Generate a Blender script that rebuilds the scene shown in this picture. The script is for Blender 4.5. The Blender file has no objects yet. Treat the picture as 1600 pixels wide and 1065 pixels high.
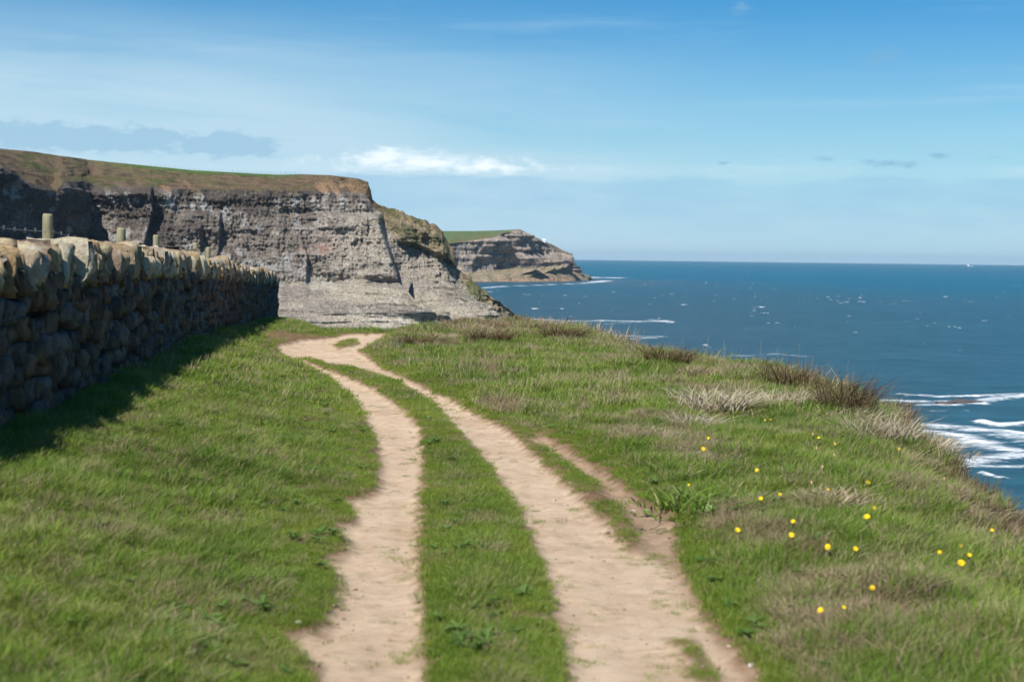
import bpy, math, random
import numpy as np
from mathutils import Vector, Matrix, Euler
R = math.radians
random.seed(7); rng = np.random.default_rng(11)
scene = bpy.context.scene
COL = scene.collection

# ------------------------------------------------------------------ camera
CAM_Z, FPX, CX, CY = 1.7, 2222.0, 800.0, 532.5     # measured on the 1600 px wide photograph
PITCH, ROLL = R(3.39), R(0.70)
_f = np.array([0, math.cos(PITCH), -math.sin(PITCH)]); _u0 = np.array([0, math.sin(PITCH), math.cos(PITCH)])
_x = np.array([1.0, 0, 0])
_r = math.cos(ROLL) * _x + math.sin(ROLL) * _u0
_u = -math.sin(ROLL) * _x + math.cos(ROLL) * _u0
cam = bpy.data.cameras.new('camera'); camo = bpy.data.objects.new('camera', cam); COL.objects.link(camo)
cam.sensor_width = 36; cam.lens = 50; cam.clip_start = 0.05; cam.clip_end = 90000
m3 = Matrix((( _r[0], _u[0], -_f[0]), (_r[1], _u[1], -_f[1]), (_r[2], _u[2], -_f[2])))
camo.matrix_world = Matrix.Translation((0, 0, CAM_Z)) @ m3.to_4x4()
cam.dof.use_dof = True; cam.dof.focus_distance = 24.0; cam.dof.aperture_fstop = 3.0
scene.camera = camo

# ------------------------------------------------------------------ light
SUN_EL = R(54); SUN_H = np.array([-math.cos(R(56)), -math.sin(R(56))])     # sun to the left, a little behind
sd_ = Vector((SUN_H[0] * math.cos(SUN_EL), SUN_H[1] * math.cos(SUN_EL), math.sin(SUN_EL)))
sun = bpy.data.lights.new('sun', 'SUN'); sun.energy = 5.0; sun.angle = R(0.53); sun.color = (1, 0.955, 0.89)
suno = bpy.data.objects.new('sun', sun); COL.objects.link(suno)
suno.rotation_euler = sd_.to_track_quat('Z', 'Y').to_euler(); suno.location = (-20, -10, 40)
vs = scene.view_settings
vs.view_transform = 'Standard'; vs.look = 'None'; vs.gamma = 1; vs.use_curve_mapping = False; vs.exposure = 0.45
cy = scene.cycles; cy.max_bounces = 5; cy.diffuse_bounces = 2; cy.glossy_bounces = 2; cy.transmission_bounces = 3; cy.transparent_max_bounces = 6; cy.volume_bounces = 0; cy.adaptive_threshold = 0.02

class NT:
    """small helper for node trees"""
    def __init__(s, tree): s.t = tree
    def n(s, typ, **kw):
        nd = s.t.nodes.new(typ)
        for k, v in kw.items():
            if k.startswith('i_'): s.put(nd.inputs[k[2:].replace('_', ' ')], v)
            else: setattr(nd, k, v)
        return nd
    def put(s, sock, v):
        if isinstance(v, bpy.types.NodeSocket): s.t.links.new(v, sock)
        else: sock.default_value = v
    def m(s, op, a, b=0.0, c=None, clamp=False):
        nd = s.t.nodes.new('ShaderNodeMath'); nd.operation = op; nd.use_clamp = clamp
        s.put(nd.inputs[0], a); s.put(nd.inputs[1], b)
        if c is not None: s.put(nd.inputs[2], c)
        return nd.outputs[0]
    def v(s, op, a, b=(0, 0, 0), sc=None):
        nd = s.t.nodes.new('ShaderNodeVectorMath'); nd.operation = op
        s.put(nd.inputs[0], a)
        if sc is None: s.put(nd.inputs[1], b)
        else: s.put(nd.inputs['Scale'], sc)
        return nd.outputs['Vector'] if op not in ('LENGTH', 'DOT_PRODUCT') else nd.outputs['Value']
    def xyz(s, x, y, z):
        nd = s.t.nodes.new('ShaderNodeCombineXYZ')
        s.put(nd.inputs[0], x); s.put(nd.inputs[1], y); s.put(nd.inputs[2], z); return nd.outputs[0]
    def sep(s, v):
        nd = s.t.nodes.new('ShaderNodeSeparateXYZ'); s.put(nd.inputs[0], v); return nd.outputs
    def noise(s, vec, scale, detail=4, rough=0.55, out=0, dist=0.0):
        nd = s.t.nodes.new('ShaderNodeTexNoise'); s.put(nd.inputs['Vector'], vec); s.put(nd.inputs['Scale'], scale)
        nd.inputs['Detail'].default_value = detail; nd.inputs['Roughness'].default_value = rough
        nd.inputs['Distortion'].default_value = dist
        return nd.outputs[out]
    def ramp(s, v, a, b, lo=0.0, hi=1.0):
        nd = s.t.nodes.new('ShaderNodeMapRange'); nd.interpolation_type = 'SMOOTHSTEP'
        for k, q in zip(('Value', 'From Min', 'From Max', 'To Min', 'To Max'), (v, a, b, lo, hi)): s.put(nd.inputs[k], q)
        return nd.outputs[0]
    def mix(s, f, a, b, mode='MIX'):
        nd = s.t.nodes.new('ShaderNodeMix'); nd.data_type = 'RGBA'; nd.blend_type = mode
        s.put(nd.inputs[0], f)
        for i, q in ((6, a), (7, b)):
            s.put(nd.inputs[i], q if isinstance(q, bpy.types.NodeSocket) else (tuple(q) + (1,) if len(q) == 3 else q))
        return nd.outputs[2]
    def cramp(s, v, stops):
        nd = s.t.nodes.new('ShaderNodeValToRGB'); s.put(nd.inputs[0], v); e = nd.color_ramp.elements
        while len(e) < len(stops): e.new(0.5)
        for q, (p, c) in zip(e, stops): q.position = p; q.color = tuple(c) + (1,)
        return nd.outputs[0]

# ------------------------------------------------------------------ sky
w = bpy.data.worlds.new('World'); scene.world = w; w.use_nodes = True
w.node_tree.nodes.clear(); N = NT(w.node_tree)
sky = N.n('ShaderNodeTexSky', sky_type='NISHITA'); sky.sun_disc = False
sky.sun_elevation = SUN_EL; sky.sun_rotation = math.atan2(SUN_H[0], SUN_H[1])
sky.altitude = 0; sky.air_density = 1.0; sky.dust_density = 0.3; sky.ozone_density = 3.0
dvec = N.n('ShaderNodeTexCoord').outputs['Generated']
dx, dy, dz = N.sep(dvec)
az = N.m('ARCTAN2', dx, dy); el = N.m('ARCSINE', N.m('MINIMUM', N.m('MAXIMUM', dz, -1), 1))
col = sky.outputs[0]
# clear northern blue: deepen with elevation
hs = N.n('ShaderNodeHueSaturation'); hs.inputs['Saturation'].default_value = 1.28; N.put(hs.inputs['Color'], col)
col = hs.outputs[0]
col = N.mix(1.0, col, (0.34, 0.78, 0.94), 'MULTIPLY')
SKYW = (4.9, 6.6, 7.7)
flat = N.xyz(N.m('MULTIPLY', az, 3.0), N.m('MULTIPLY', el, 12.0), 0.3)
warp = N.noise(N.xyz(N.m('MULTIPLY', az, 8), N.m('MULTIPLY', el, 30), 1.7), 1.0, 5, 0.6)
# pale veil low over the horizon and thin cirrus
veil = N.ramp(el, 0.20, -0.01)
cir = N.noise(N.xyz(N.m('ADD', N.m('MULTIPLY', az, 2.2), N.m('MULTIPLY', el, 4)), N.m('MULTIPLY', el, 13), 4.2), 1.6, 6, 0.55, dist=0.4)
streak = N.noise(N.xyz(N.m('ADD', N.m('MULTIPLY', az, 5), N.m('MULTIPLY', el, -9)), N.m('MULTIPLY', el, 60), 9.0), 0.9, 5, 0.6)
veil = N.m('MULTIPLY', veil, N.m('ADD', 0.50, N.m('MULTIPLY', cir, 0.45)))
sideh = N.m('MULTIPLY', N.ramp(az, 0.25, -0.30), N.ramp(el, 0.20, 0.06))
veil = N.m('ADD', veil, N.m('MULTIPLY', sideh, N.ramp(cir, 0.15, 0.62, 0.15, 1.0)), clamp=True)
veil = N.m('ADD', veil, N.m('MULTIPLY', N.ramp(streak, 0.50, 0.80), 0.22), clamp=True)
col = N.mix(N.m('MULTIPLY', N.ramp(el, 0.10, -0.005), 0.80), col, (3.5, 6.1, 7.8))
col = N.mix(N.m('MULTIPLY', veil, 0.85), col, SKYW)
# long stratus bank with a level top
bn = N.noise(N.xyz(N.m('MULTIPLY', az, 14), N.m('MULTIPLY', el, 70), 0), 1.0, 5, 0.6)
top = N.m('ADD', 0.0555, N.m('MULTIPLY', N.m('SUBTRACT', bn, 0.5), 0.020))
bank = N.m('MULTIPLY', N.ramp(N.m('SUBTRACT', top, el), -0.0015, 0.003), N.ramp(el, 0.004, 0.04))
rim_ = N.m('MULTIPLY', N.ramp(N.m('ABSOLUTE', N.m('SUBTRACT', el, N.m('ADD', top, .004))), .008, 0), N.m('MULTIPLY', N.ramp(bn, .3, .7, .1, .5), N.ramp(N.noise(N.xyz(N.m('MULTIPLY', az, 7), 0, 3.3), 1.0, 3, .6), .35, .62)))
col = N.mix(rim_, col, (6.2, 7.6, 8.4))
bank = N.m('MULTIPLY', bank, N.ramp(bn, 0.25, 0.7, 0.25, 0.8))
col = N.mix(N.m('MULTIPLY', bank, 0.8), col, (2.9, 5.2, 7.1))
def blob(a0, e0, wa, we):
    da = N.m('DIVIDE', N.m('SUBTRACT', az, a0), wa); de = N.m('DIVIDE', N.m('SUBTRACT', el, e0), we)
    return N.m('SUBTRACT', 1.0, N.m('SQRT', N.m('ADD', N.m('MULTIPLY', da, da), N.m('MULTIPLY', de, de))))
pn = N.noise(N.xyz(N.m('MULTIPLY', az, 60), N.m('MULTIPLY', el, 130), 2), 1.0, 6, 0.62)
pn0 = N.m('SUBTRACT', pn, 0.5)
def cloud(blobs, a, b, amp, k, colr):
    global col
    s = None
    for q in blobs:
        q = blob(*q); s = q if s is None else N.m('MAXIMUM', s, q)
    s = N.m('ADD', s, N.m('MULTIPLY', pn0, amp))
    col = N.mix(N.m('MULTIPLY', N.ramp(s, a, b), k), col, colr)
cloud([(-0.063, .0645, .09, .0085), (-0.085, .0675, .05, .009), (-.02, .062, .06, .005)], 0.0, 1.1, 2.2, 0.9, (8.6, 9.4, 9.9))
cloud([(-0.30, .075, .13, .0115), (-0.20, .0735, .05, .011), (-.36, .080, .06, .008), (.7, .08, .2, .012), (-.9, .075, .2, .014), (2.4, .07, .4, .014)], 0.0, 0.45, 1.9, 0.5, (2.2, 4.3, 6.2))
cloud([(.215, .069, .018, .0035), (.255, .0655, .030, .0048), (.29, .0705, .012, .003), (.325, .069, .012, .003), (.145, .066, .008, .002), (.155, .171, .020, .006), (.245, .137, .025, .008), (1.2, .1, .05, .008), (-1.5, .13, .06, .009)], 0.2, 1.3, 3.4, 0.6, (2.0, 4.0, 5.9))
bg = N.n('ShaderNodeBackground'); N.put(bg.inputs[0], col); bg.inputs[1].default_value = 0.085
wo = N.n('ShaderNodeOutputWorld'); N.put(wo.inputs[0], bg.outputs[0])

# ------------------------------------------------------------------ helpers
def rays(px, py):
    px = np.asarray(px, float); py = np.asarray(py, float)
    p = (px - CX) / FPX; q = (CY - py) / FPX
    return p[..., None] * _r + q[..., None] * _u + _f
def at(px, py, z=0.0):
    d = rays(px, py); t = (z - CAM_Z) / d[..., 2]
    o = d * t[..., None]; o[..., 2] += CAM_Z; return o
def atd(px, py, D):
    d = rays(px, py); o = d * (np.asarray(D, float) / d[..., 1])[..., None]; o[..., 2] += CAM_Z; return o
_P = rng.permutation(512); _PP = np.concatenate([_P, _P, _P]); _G = rng.normal(size=(512, 3)); _G /= np.linalg.norm(_G, axis=1)[:, None]
def perlin(p):
    p = np.asarray(p, float); i = np.floor(p).astype(int); f = p - i; i &= 511; u = f * f * f * (f * (f * 6 - 15) + 10)
    out = 0
    for a in (0, 1):
        for b in (0, 1):
            for c in (0, 1):
                h = _PP[_PP[_PP[(i[..., 0] + a) & 511] + ((i[..., 1] + b) & 511)] + ((i[..., 2] + c) & 511)]
                g = _G[h & 511]
                d = g[..., 0] * (f[..., 0] - a) + g[..., 1] * (f[..., 1] - b) + g[..., 2] * (f[..., 2] - c)
                wgt = (u[..., 0] if a else 1 - u[..., 0]) * (u[..., 1] if b else 1 - u[..., 1]) * (u[..., 2] if c else 1 - u[..., 2])
                out = out + d * wgt
    return out * 1.5
def fbm(p, o=4, g=0.5, l=2.03):
    s = 0; a = 1.0; p = np.asarray(p, float)
    for k in range(o):
        s = s + a * perlin(p + k * 17.3); p = p * l; a *= g
    return s
def v3(x, y, z=0.0):
    x, y, z = np.broadcast_arrays(np.asarray(x, float), y, z); return np.stack([x, y, z], -1)
def sstep(a, b, x):
    t = np.clip((x - a) / (b - a), 0, 1); return t * t * (3 - 2 * t)
def tab(x, pts):
    p = np.array(pts, float); return np.interp(x, p[:, 0], p[:, 1])
def polysd(poly, X, Y):
    """signed distance to a closed polygon, positive inside"""
    poly = np.asarray(poly, float); d2 = np.full(X.shape, 1e18); ins = np.zeros(X.shape, bool)
    for k in range(len(poly)):
        ax, ay = poly[k]; bx, by = poly[(k + 1) % len(poly)]
        ex, ey = bx - ax, by - ay; L = ex * ex + ey * ey + 1e-12
        t = np.clip(((X - ax) * ex + (Y - ay) * ey) / L, 0, 1)
        d2 = np.minimum(d2, (X - ax - t * ex) ** 2 + (Y - ay - t * ey) ** 2)
        c = ((ay > Y) != (by > Y)); xx = ax + (Y - ay) * ex / (ey if abs(ey) > 1e-12 else 1e-12)
        ins ^= c & (X < xx)
    d = np.sqrt(d2); return np.where(ins, d, -d)
def newmesh(name, V, F, attrs=None, smooth=True):
    me = bpy.data.meshes.new(name); V = np.ascontiguousarray(V, np.float32); F = np.asarray(F)
    if F.ndim == 2:
        k = F.shape[1]
        me.vertices.add(len(V)); me.vertices.foreach_set('co', V.ravel())
        me.loops.add(F.size); me.loops.foreach_set('vertex_index', F.astype(np.int32).ravel())
        me.polygons.add(len(F)); me.polygons.foreach_set('loop_start', np.arange(0, F.size, k, dtype=np.int32))
        me.update(calc_edges=True)
    else:
        me.from_pydata([tuple(q) for q in V], [], [tuple(q) for q in F]); me.update()
    me.validate()
    if smooth: me.polygons.foreach_set('use_smooth', np.ones(len(me.polygons), bool))
    for k, a in (attrs or {}).items():
        a = np.asarray(a, np.float32)
        if a.ndim == 1:
            at_ = me.attributes.new(k, 'FLOAT', 'POINT'); at_.data.foreach_set('value', a)
        else:
            at_ = me.attributes.new(k, 'FLOAT_COLOR', 'POINT')
            at_.data.foreach_set('color', np.concatenate([a, np.ones((len(a), 1), np.float32)], 1).ravel())
    return me
def link(name, me, mat=None, parent=None, **props):
    o = bpy.data.objects.new(name, me); COL.objects.link(o)
    if mat is not None and me is not None and not me.materials: me.materials.append(mat)
    if parent is not None: o.parent = parent
    for k, v in props.items(): o[k] = v
    return o
def gridfaces(nr, nc, wrap=False):
    i = np.arange(nr - 1)[:, None]; j = np.arange(nc if wrap else nc - 1)[None, :]; j2 = (j + 1) % nc
    return np.stack([i * nc + j, i * nc + j2, (i + 1) * nc + j2, (i + 1) * nc + j], -1).reshape(-1, 4)
def material(name):
    m = bpy.data.materials.new(name); m.use_nodes = True; m.node_tree.nodes.clear()
    N = NT(m.node_tree); out = N.n('ShaderNodeOutputMaterial'); return m, N, out
def pbsdf(N, out, colr, rough=0.9, spec=0.2, normal=None):
    b = N.n('ShaderNodeBsdfPrincipled'); N.put(b.inputs['Base Color'], colr if isinstance(colr, bpy.types.NodeSocket) else tuple(colr) + (1,))
    N.put(b.inputs['Roughness'], rough); N.put(b.inputs['Specular IOR Level'], spec)
    if normal is not None: N.put(b.inputs['Normal'], normal)
    N.put(out.inputs[0], b.outputs[0]); return b
def bump(N, h, strength, dist):
    b = N.n('ShaderNodeBump'); N.put(b.inputs['Height'], h); b.inputs['Strength'].default_value = strength; b.inputs['Distance'].default_value = dist
    return b.outputs[0]
def attr(N, name, out='Fac'): return N.n('ShaderNodeAttribute', attribute_name=name).outputs[out]
def wpos(N): return N.n('ShaderNodeNewGeometry').outputs['Position']

# ------------------------------------------------------------------ materials
def mat_ground():
    m, N, out = material('turf_and_earth'); P = wpos(N)
    path = attr(N, 'path'); soil = attr(N, 'soil')
    n1 = N.noise(P, 1.3, 4, 0.6); n2 = N.noise(P, 9, 5, 0.65); n3 = N.noise(P, 60, 4, 0.7); n4 = N.noise(P, 240, 2, 0.7)
    turf = N.cramp(N.m('ADD', N.m('MULTIPLY', n1, 0.5), N.m('MULTIPLY', n2, 0.5)), [(0.3, (.055, .085, .015)), (0.5, (.10, .11, .03)), (0.68, (.22, .18, .085))])
    turf = N.mix(N.m('MULTIPLY', n3, 0.5), turf, (.05, .035, .02))
    dirt = N.cramp(N.m('ADD', N.m('MULTIPLY', n1, 0.45), N.m('MULTIPLY', n2, 0.55)), [(0.30, (.42, .295, .19)), (0.5, (.55, .41, .28)), (0.68, (.64, .50, .36))])
    speck = N.ramp(N.noise(P, 120, 3, 0.8), 0.60, 0.72); dirt = N.mix(N.m('MULTIPLY', speck, 0.45), dirt, (.20, .125, .08))
    # faint drag marks across the wheel tracks
    cross = N.noise(N.v('MULTIPLY', P, (3.5, 16, 1)), 1.4, 5, 0.7); dirt = N.mix(N.ramp(cross, 0.54, 0.70, 0, 0.65), dirt, (.25, .18, .10))
    peb = N.ramp(N.noise(P, 75, 1, 0.5), 0.72, 0.76); dirt = N.mix(N.m('MULTIPLY', peb, 0.6), dirt, (.52, .44, .34))
    bare = N.cramp(n2, [(0.3, (.15, .09, .055)), (0.7, (.28, .17, .10))])
    c = N.mix(soil, turf, bare); c = N.mix(path, c, dirt)
    h = N.m('ADD', N.m('MULTIPLY', n2, 0.6), N.m('ADD', N.m('MULTIPLY', n3, 0.35), N.m('MULTIPLY', n4, 0.2)))
    pbsdf(N, out, c, 0.97, 0.08, bump(N, h, 0.8, 0.04)); return m
def mat_rock(name, scale=1.0):
    m, N, out = material(name); P = wpos(N); c = attr(N, 'tone', 'Color')
    s = 1.0 / scale
    st = N.noise(N.v('MULTIPLY', P, (0.12 * s, 0.12 * s, 0.9 * s)), 1.0, 6, 0.65)
    bl = N.noise(P, 0.55 * s, 7, 0.7)
    pl = N.noise(N.v('MULTIPLY', P, (0.9 * s, 0.9 * s, 0.12 * s)), 1.0, 5, 0.7)
    k = N.m('ADD', N.m('MULTIPLY', st, 0.22), N.m('ADD', N.m('MULTIPLY', bl, 0.45), N.m('MULTIPLY', pl, 0.42)))
    c = N.mix(N.ramp(k, 0.42, 0.70), N.mix(1.0, c, (.40, .385, .38), 'MULTIPLY'), N.mix(1.0, c, (1.6, 1.57, 1.5), 'MULTIPLY'))
    pbsdf(N, out, c, 0.95, 0.1, bump(N, k, 0.9, 3.5 * scale)); return m
def mat_leafy(name, stops, patch, ps=1.6, trans=0.35, rough=0.65):
    """grass and leaves: colour by plant, with patches over the ground"""
    m, N, out = material(name); P = wpos(N)
    rnd = N.n('ShaderNodeObjectInfo').outputs['Random']; isl = N.n('ShaderNodeNewGeometry').outputs['Random Per Island']
    n = N.noise(P, ps, 4, 0.6); n2 = N.noise(P, 0.45, 3, 0.5)
    f = N.m('ADD', N.m('MULTIPLY', N.m('ADD', N.m('MULTIPLY', rnd, 0.5), N.m('MULTIPLY', isl, 0.5)), 0.45), N.m('MULTIPLY', n2, 0.55))
    c = N.cramp(f, stops)
    dry = N.m('ADD', N.ramp(n, 0.53, 0.70, 0, patch[0]), N.m('MULTIPLY', N.ramp(isl, 0.80, 0.86), patch[1]), clamp=True)
    c = N.mix(dry, c, patch[2])
    d = N.n('ShaderNodeBsdfPrincipled'); N.put(d.inputs['Base Color'], c); d.inputs['Roughness'].default_value = rough; d.inputs['Specular IOR Level'].default_value = 0.25
    t = N.n('ShaderNodeBsdfTranslucent'); N.put(t.inputs[0], c)
    mx = N.n('ShaderNodeMixShader'); mx.inputs[0].default_value = trans; N.put(mx.inputs[1], d.outputs[0]); N.put(mx.inputs[2], t.outputs[0])
    N.put(out.inputs[0], mx.outputs[0]); return m
def mat_stone(name, stops, lichen):
    m, N, out = material(name); P = wpos(N)
    rnd = N.m('FRACT', N.m('ADD', N.n('ShaderNodeObjectInfo').outputs['Random'], N.n('ShaderNodeNewGeometry').outputs['Random Per Island']))
    c = N.cramp(rnd, stops); n = N.noise(P, 9, 6, 0.7); n2 = N.noise(P, 34, 4, 0.7)
    c = N.mix(N.ramp(n, 0.40, 0.66, 0, 0.6), c, N.mix(1.0, c, (.45, .42, .38), 'MULTIPLY'))
    l = N.ramp(N.m('ADD', N.m('MULTIPLY', N.noise(P, 5, 5, 0.65), 0.8), N.m('MULTIPLY', n2, 0.2)), 0.50, 0.62, 0, lichen[0]); c = N.mix(l, c, lichen[1])
    l2 = N.ramp(N.noise(N.v('ADD', P, (9, 3, 1)), 11, 3, 0.6), 0.64, 0.72, 0, lichen[0] * 0.8); c = N.mix(l2, c, (.55, .55, .50))
    pbsdf(N, out, c, 0.92, 0.15, bump(N, N.m('ADD', n, N.m('MULTIPLY', n2, 0.5)), 0.8, 0.03)); return m
def mat_plain(name, colr, rough=0.8, var=0.3, sc=20, spec=0.25, grain=(1, 1, 1)):
    m, N, out = material(name); P = N.n('ShaderNodeTexCoord').outputs['Object']
    n = N.noise(N.v('MULTIPLY', P, grain), sc, 4, 0.65)
    lo = tuple(q * (1 - var) for q in colr); hi = tuple(min(1, q * (1 + var)) for q in colr)
    pbsdf(N, out, N.cramp(n, [(0.3, lo), (0.7, hi)]), rough, spec, bump(N, n, 0.4, 0.004)); return m

M = {}
M['ground'] = mat_ground()
M['cliff'] = mat_rock('shale_cliff', 1.0); M['headland'] = mat_rock('far_cliff', 2.4)
M['turf'] = mat_leafy('green_turf', [(0.22, (.06, .135, .010)), (0.48, (.165, .26, .024)), (0.72, (.30, .355, .055))], (0.42, 0.4, (.40, .32, .17)), 1.7)
M['long'] = mat_leafy('long_green_grass', [(0.25, (.065, .145, .012)), (0.5, (.16, .255, .028)), (0.75, (.29, .34, .06))], (0.4, 0.7, (.44, .36, .20)), 1.7)
M['straw'] = mat_leafy('dry_straw', [(0.25, (.24, .175, .095)), (0.5, (.34, .265, .16)), (0.75, (.44, .37, .25))], (0.3, 0.3, (.20, .13, .07)), 2.0, 0.2)
M['brown'] = mat_leafy('brown_heath', [(0.25, (.07, .045, .022)), (0.5, (.12, .075, .038)), (0.75, (.19, .13, .07))], (0.3, 0.3, (.09, .11, .03)), 2.0, 0.15)
M['bleached'] = mat_leafy('bleached_straw', [(0.25, (.36, .29, .19)), (0.5, (.48, .41, .30)), (0.75, (.60, .54, .42))], (0.3, 0.3, (.30, .21, .12)), 2.0, 0.2)
M['weed'] = mat_leafy('broad_weed', [(0.25, (.045, .11, .018)), (0.5, (.085, .17, .03)), (0.75, (.14, .22, .05))], (0.1, 0.1, (.2, .16, .07)), 2.0, 0.3, .5)
M['stone'] = mat_stone('wall_sandstone', [(0.0, (.07, .066, .062)), (0.2, (.14, .10, .068)), (0.4, (.085, .077, .07)), (0.6, (.17, .11, .063)), (0.8, (.12, .115, .11)), (1.0, (.16, .148, .13))], (0.15, (.24, .24, .20)))
M['coping'] = mat_stone('coping_sandstone', [(0.0, (.30, .23, .15)), (0.2, (.42, .28, .14)), (0.4, (.36, .33, .27)), (0.6, (.26, .155, .085)), (0.8, (.52, .45, .32)), (1.0, (.42, .37, .28))], (0.5, (.56, .50, .30)))
M['core'] = mat_plain('wall_hearting', (.05, .043, .036), 0.95, 0.4, 12)
M['post'] = mat_plain('weathered_wood', (.26, .24, .145), 0.85, 0.35, 9, grain=(5, 5, .6))
M['wire'] = mat_plain('galvanised_wire', (.35, .35, .34), 0.5, 0.2, 30)
M['yellow'] = mat_plain('yellow_petal', (.88, .62, .01), 0.6, 0.12, 60)
M['yolk'] = mat_plain('orange_disc', (.75, .38, .01), 0.7, 0.2, 90)
M['stem'] = mat_plain('scaly_stem', (.30, .20, .13), 0.8, 0.3, 60)
M['leaf'] = mat_plain('pale_leaf', (.16, .24, .07), 0.6, 0.25, 25)
M['white'] = mat_plain('white_paint', (.85, .85, .83), 0.6, 0.05, 2)
M['slate'] = mat_plain('roof_slate', (.12, .12, .13), 0.7, 0.2, 2)
M['hull'] = mat_plain('ship_hull', (.45, .52, .60), 0.6, 0.05, 0.1)
M['twig'] = mat_plain('dead_twig', (.20, .17, .14), 0.85, 0.3, 40)

# ================================================================== SEA
SEA = -50.0
def pxpoly(pts, z=0.0):
    a = np.array(pts, float); return at(a[:, 0], a[:, 1], z)[:, :2]
def strokes_field(X, Y, strokes):
    """strength of breaking surf: each stroke runs along a crest, width in metres front/back"""
    out = np.zeros(X.shape)
    for pts, wd, k in strokes:
        p = pxpoly(pts, SEA); best = np.zeros(X.shape)
        for a, b in zip(p[:-1], p[1:]):
            e = b - a; L = e @ e; t = np.clip(((X - a[0]) * e[0] + (Y - a[1]) * e[1]) / L, 0, 1)
            d = np.hypot(X - a[0] - t * e[0], (Y - a[1] - t * e[1]))
            best = np.maximum(best, np.exp(-(d / wd) ** 2))
        out = np.maximum(out, best * k)
    return out
def build_sea():
    hor = math.atan
    th = [math.atan((x - 800) / FPX) for x in np.arange(560, 1780, 2.2)]
    th = sorted(list(th) + list(np.linspace(-math.pi, th[0] - .01, 90)) + list(np.linspace(th[-1] + .01, math.pi - 0.04, 90)))
    th = np.array(th)
    hc = CAM_Z - SEA
    ys = np.concatenate([np.linspace(3.75, 30, 46), np.arange(31, 360, 1.3), np.geomspace(362, 2600, 24)])   # angle below level, px
    D = hc * FPX / ys
    T, DD = np.meshgrid(th, D); X = np.sin(T) * DD / np.maximum(np.cos(np.clip(T, -.5, .5)), .8); Y = np.cos(T) * DD / np.maximum(np.cos(np.clip(T, -.5, .5)), .8)
    S = [
        ([(815, 497), (850, 500), (900, 502), (960, 501), (1010, 502), (1046, 503)], 9, 1.0),
        ([(880, 504), (940, 506), (1000, 503)], 9, .62), ([(1018, 500), (1040, 501)], 9, 1.0),
        ([(945, 524), (975, 525), (1010, 526), (1032, 526)], 8, .8), ([(990, 529), (1015, 528)], 6, .9),
        ([(1000, 558), (1060, 557), (1140, 556), (1215, 553), (1262, 556)], 6, .62),
        ([(1290, 622), (1340, 624), (1400, 626), (1460, 628), (1530, 626), (1600, 618), (1680, 612)], 6, .92),
        ([(1405, 617), (1470, 620), (1540, 618), (1610, 616), (1680, 614)], 3.5, 1.0),
        ([(1440, 633), (1490, 634), (1535, 630)], 4, .95), ([(1455, 642), (1510, 641)], 3, .6),
        ([(1536, 659), (1556, 664), (1590, 663), (1640, 658), (1700, 655)], 4.5, 1.25),
        ([(1575, 675), (1610, 680), (1660, 684)], 3.5, 1.1),
        ([(1405, 661), (1450, 664), (1500, 668), (1560, 676), (1620, 690), (1680, 700)], 11, .82),
        ([(1420, 671), (1480, 678), (1520, 686), (1545, 697), (1590, 706), (1660, 716)], 8, .9),
        ([(1500, 722), (1550, 716), (1600, 712), (1660, 712)], 7, .86), ([(1495, 726), (1560, 727), (1640, 728)], 5, .74),
        ([(1500, 699), (1520, 698)], 2, .8), ([(1535, 738), (1555, 745), (1570, 747)], 2, 1.0),
        ([(755, 450), (790, 447), (830, 446), (870, 444), (905, 443), (926, 441)], 16, .9),
        ([(915, 434), (935, 433), (962, 434)], 42, 1.15), ([(925, 441), (945, 439), (955, 438)], 22, 1.05),
        ([(640, 516), (700, 512), (760, 506), (815, 502)], 9, .8),
    ]
    foam = strokes_field(X, Y, S)
    z = SEA + 0.35 * fbm(v3(X / 45, Y / 18, 0), 3) * (DD < 3000) + 0.9 * np.clip(foam - .5, 0, 1) * (DD < 2000) + 0.5 * np.clip(foam - .95, 0, 1)
    turb = sstep(3400, 1300, DD * (1 + .22 * np.tanh(fbm(v3(X / 900, Y / 1500, 3), 3)))) * (1 - .35 * sstep(0.12, .36, np.sin(T)))
    patch = np.exp(-((DD - 3050) / 500) ** 2) * sstep(.22, .03, np.sin(T))
    V = np.stack([X, Y, z], -1).reshape(-1, 3)
    me = newmesh('sea', V, gridfaces(len(D), len(th), True)[:, ::-1], {'surf': foam.ravel(), 'turbid': turb.ravel(), 'silt': patch.ravel()})
    m, N, out = material('sea_water'); P = wpos(N); sx, sy, sz = N.sep(P)
    surf = attr(N, 'surf'); tb = attr(N, 'turbid'); si = attr(N, 'silt')
    c = N.mix(tb, (.000, .082, .130), (.026, .066, .084))
    c = N.mix(N.m('MULTIPLY', si, .75), c, (.050, .078, .095))
    lo = N.noise(N.v('MULTIPLY', P, (.004, .012, 1)), 1.0, 4, .6); c = N.mix(N.ramp(lo, .35, .7, 0, .55), c, N.mix(1.0, c, (.62, .72, .76), 'MULTIPLY'))
    chop = N.noise(N.v('MULTIPLY', P, (.035, .10, .1)), 1.0, 5, .6); c = N.mix(N.ramp(chop, .42, .68, 0, .8), c, N.mix(1.0, c, (1.7, 1.5, 1.4), 'MULTIPLY'))
    fn = N.noise(N.v('MULTIPLY', P, (.05, .16, .2)), 1.0, 7, .68); fn2 = N.noise(N.v('MULTIPLY', P, (.28, .34, .2)), 1.0, 5, .75)
    fz = N.m('ADD', surf, N.m('MULTIPLY', N.m('SUBTRACT', N.m('ADD', N.m('MULTIPLY', fn, .55), N.m('MULTIPLY', fn2, .45)), .5), 3.6))
    fo = N.m('MULTIPLY', N.ramp(fz, .40, 1.25), N.ramp(surf, .08, .45))
    # scattered whitecaps
    big = N.noise(N.v('MULTIPLY', P, (.0016, .0022, 1)), 1.0, 3, .5)
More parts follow.
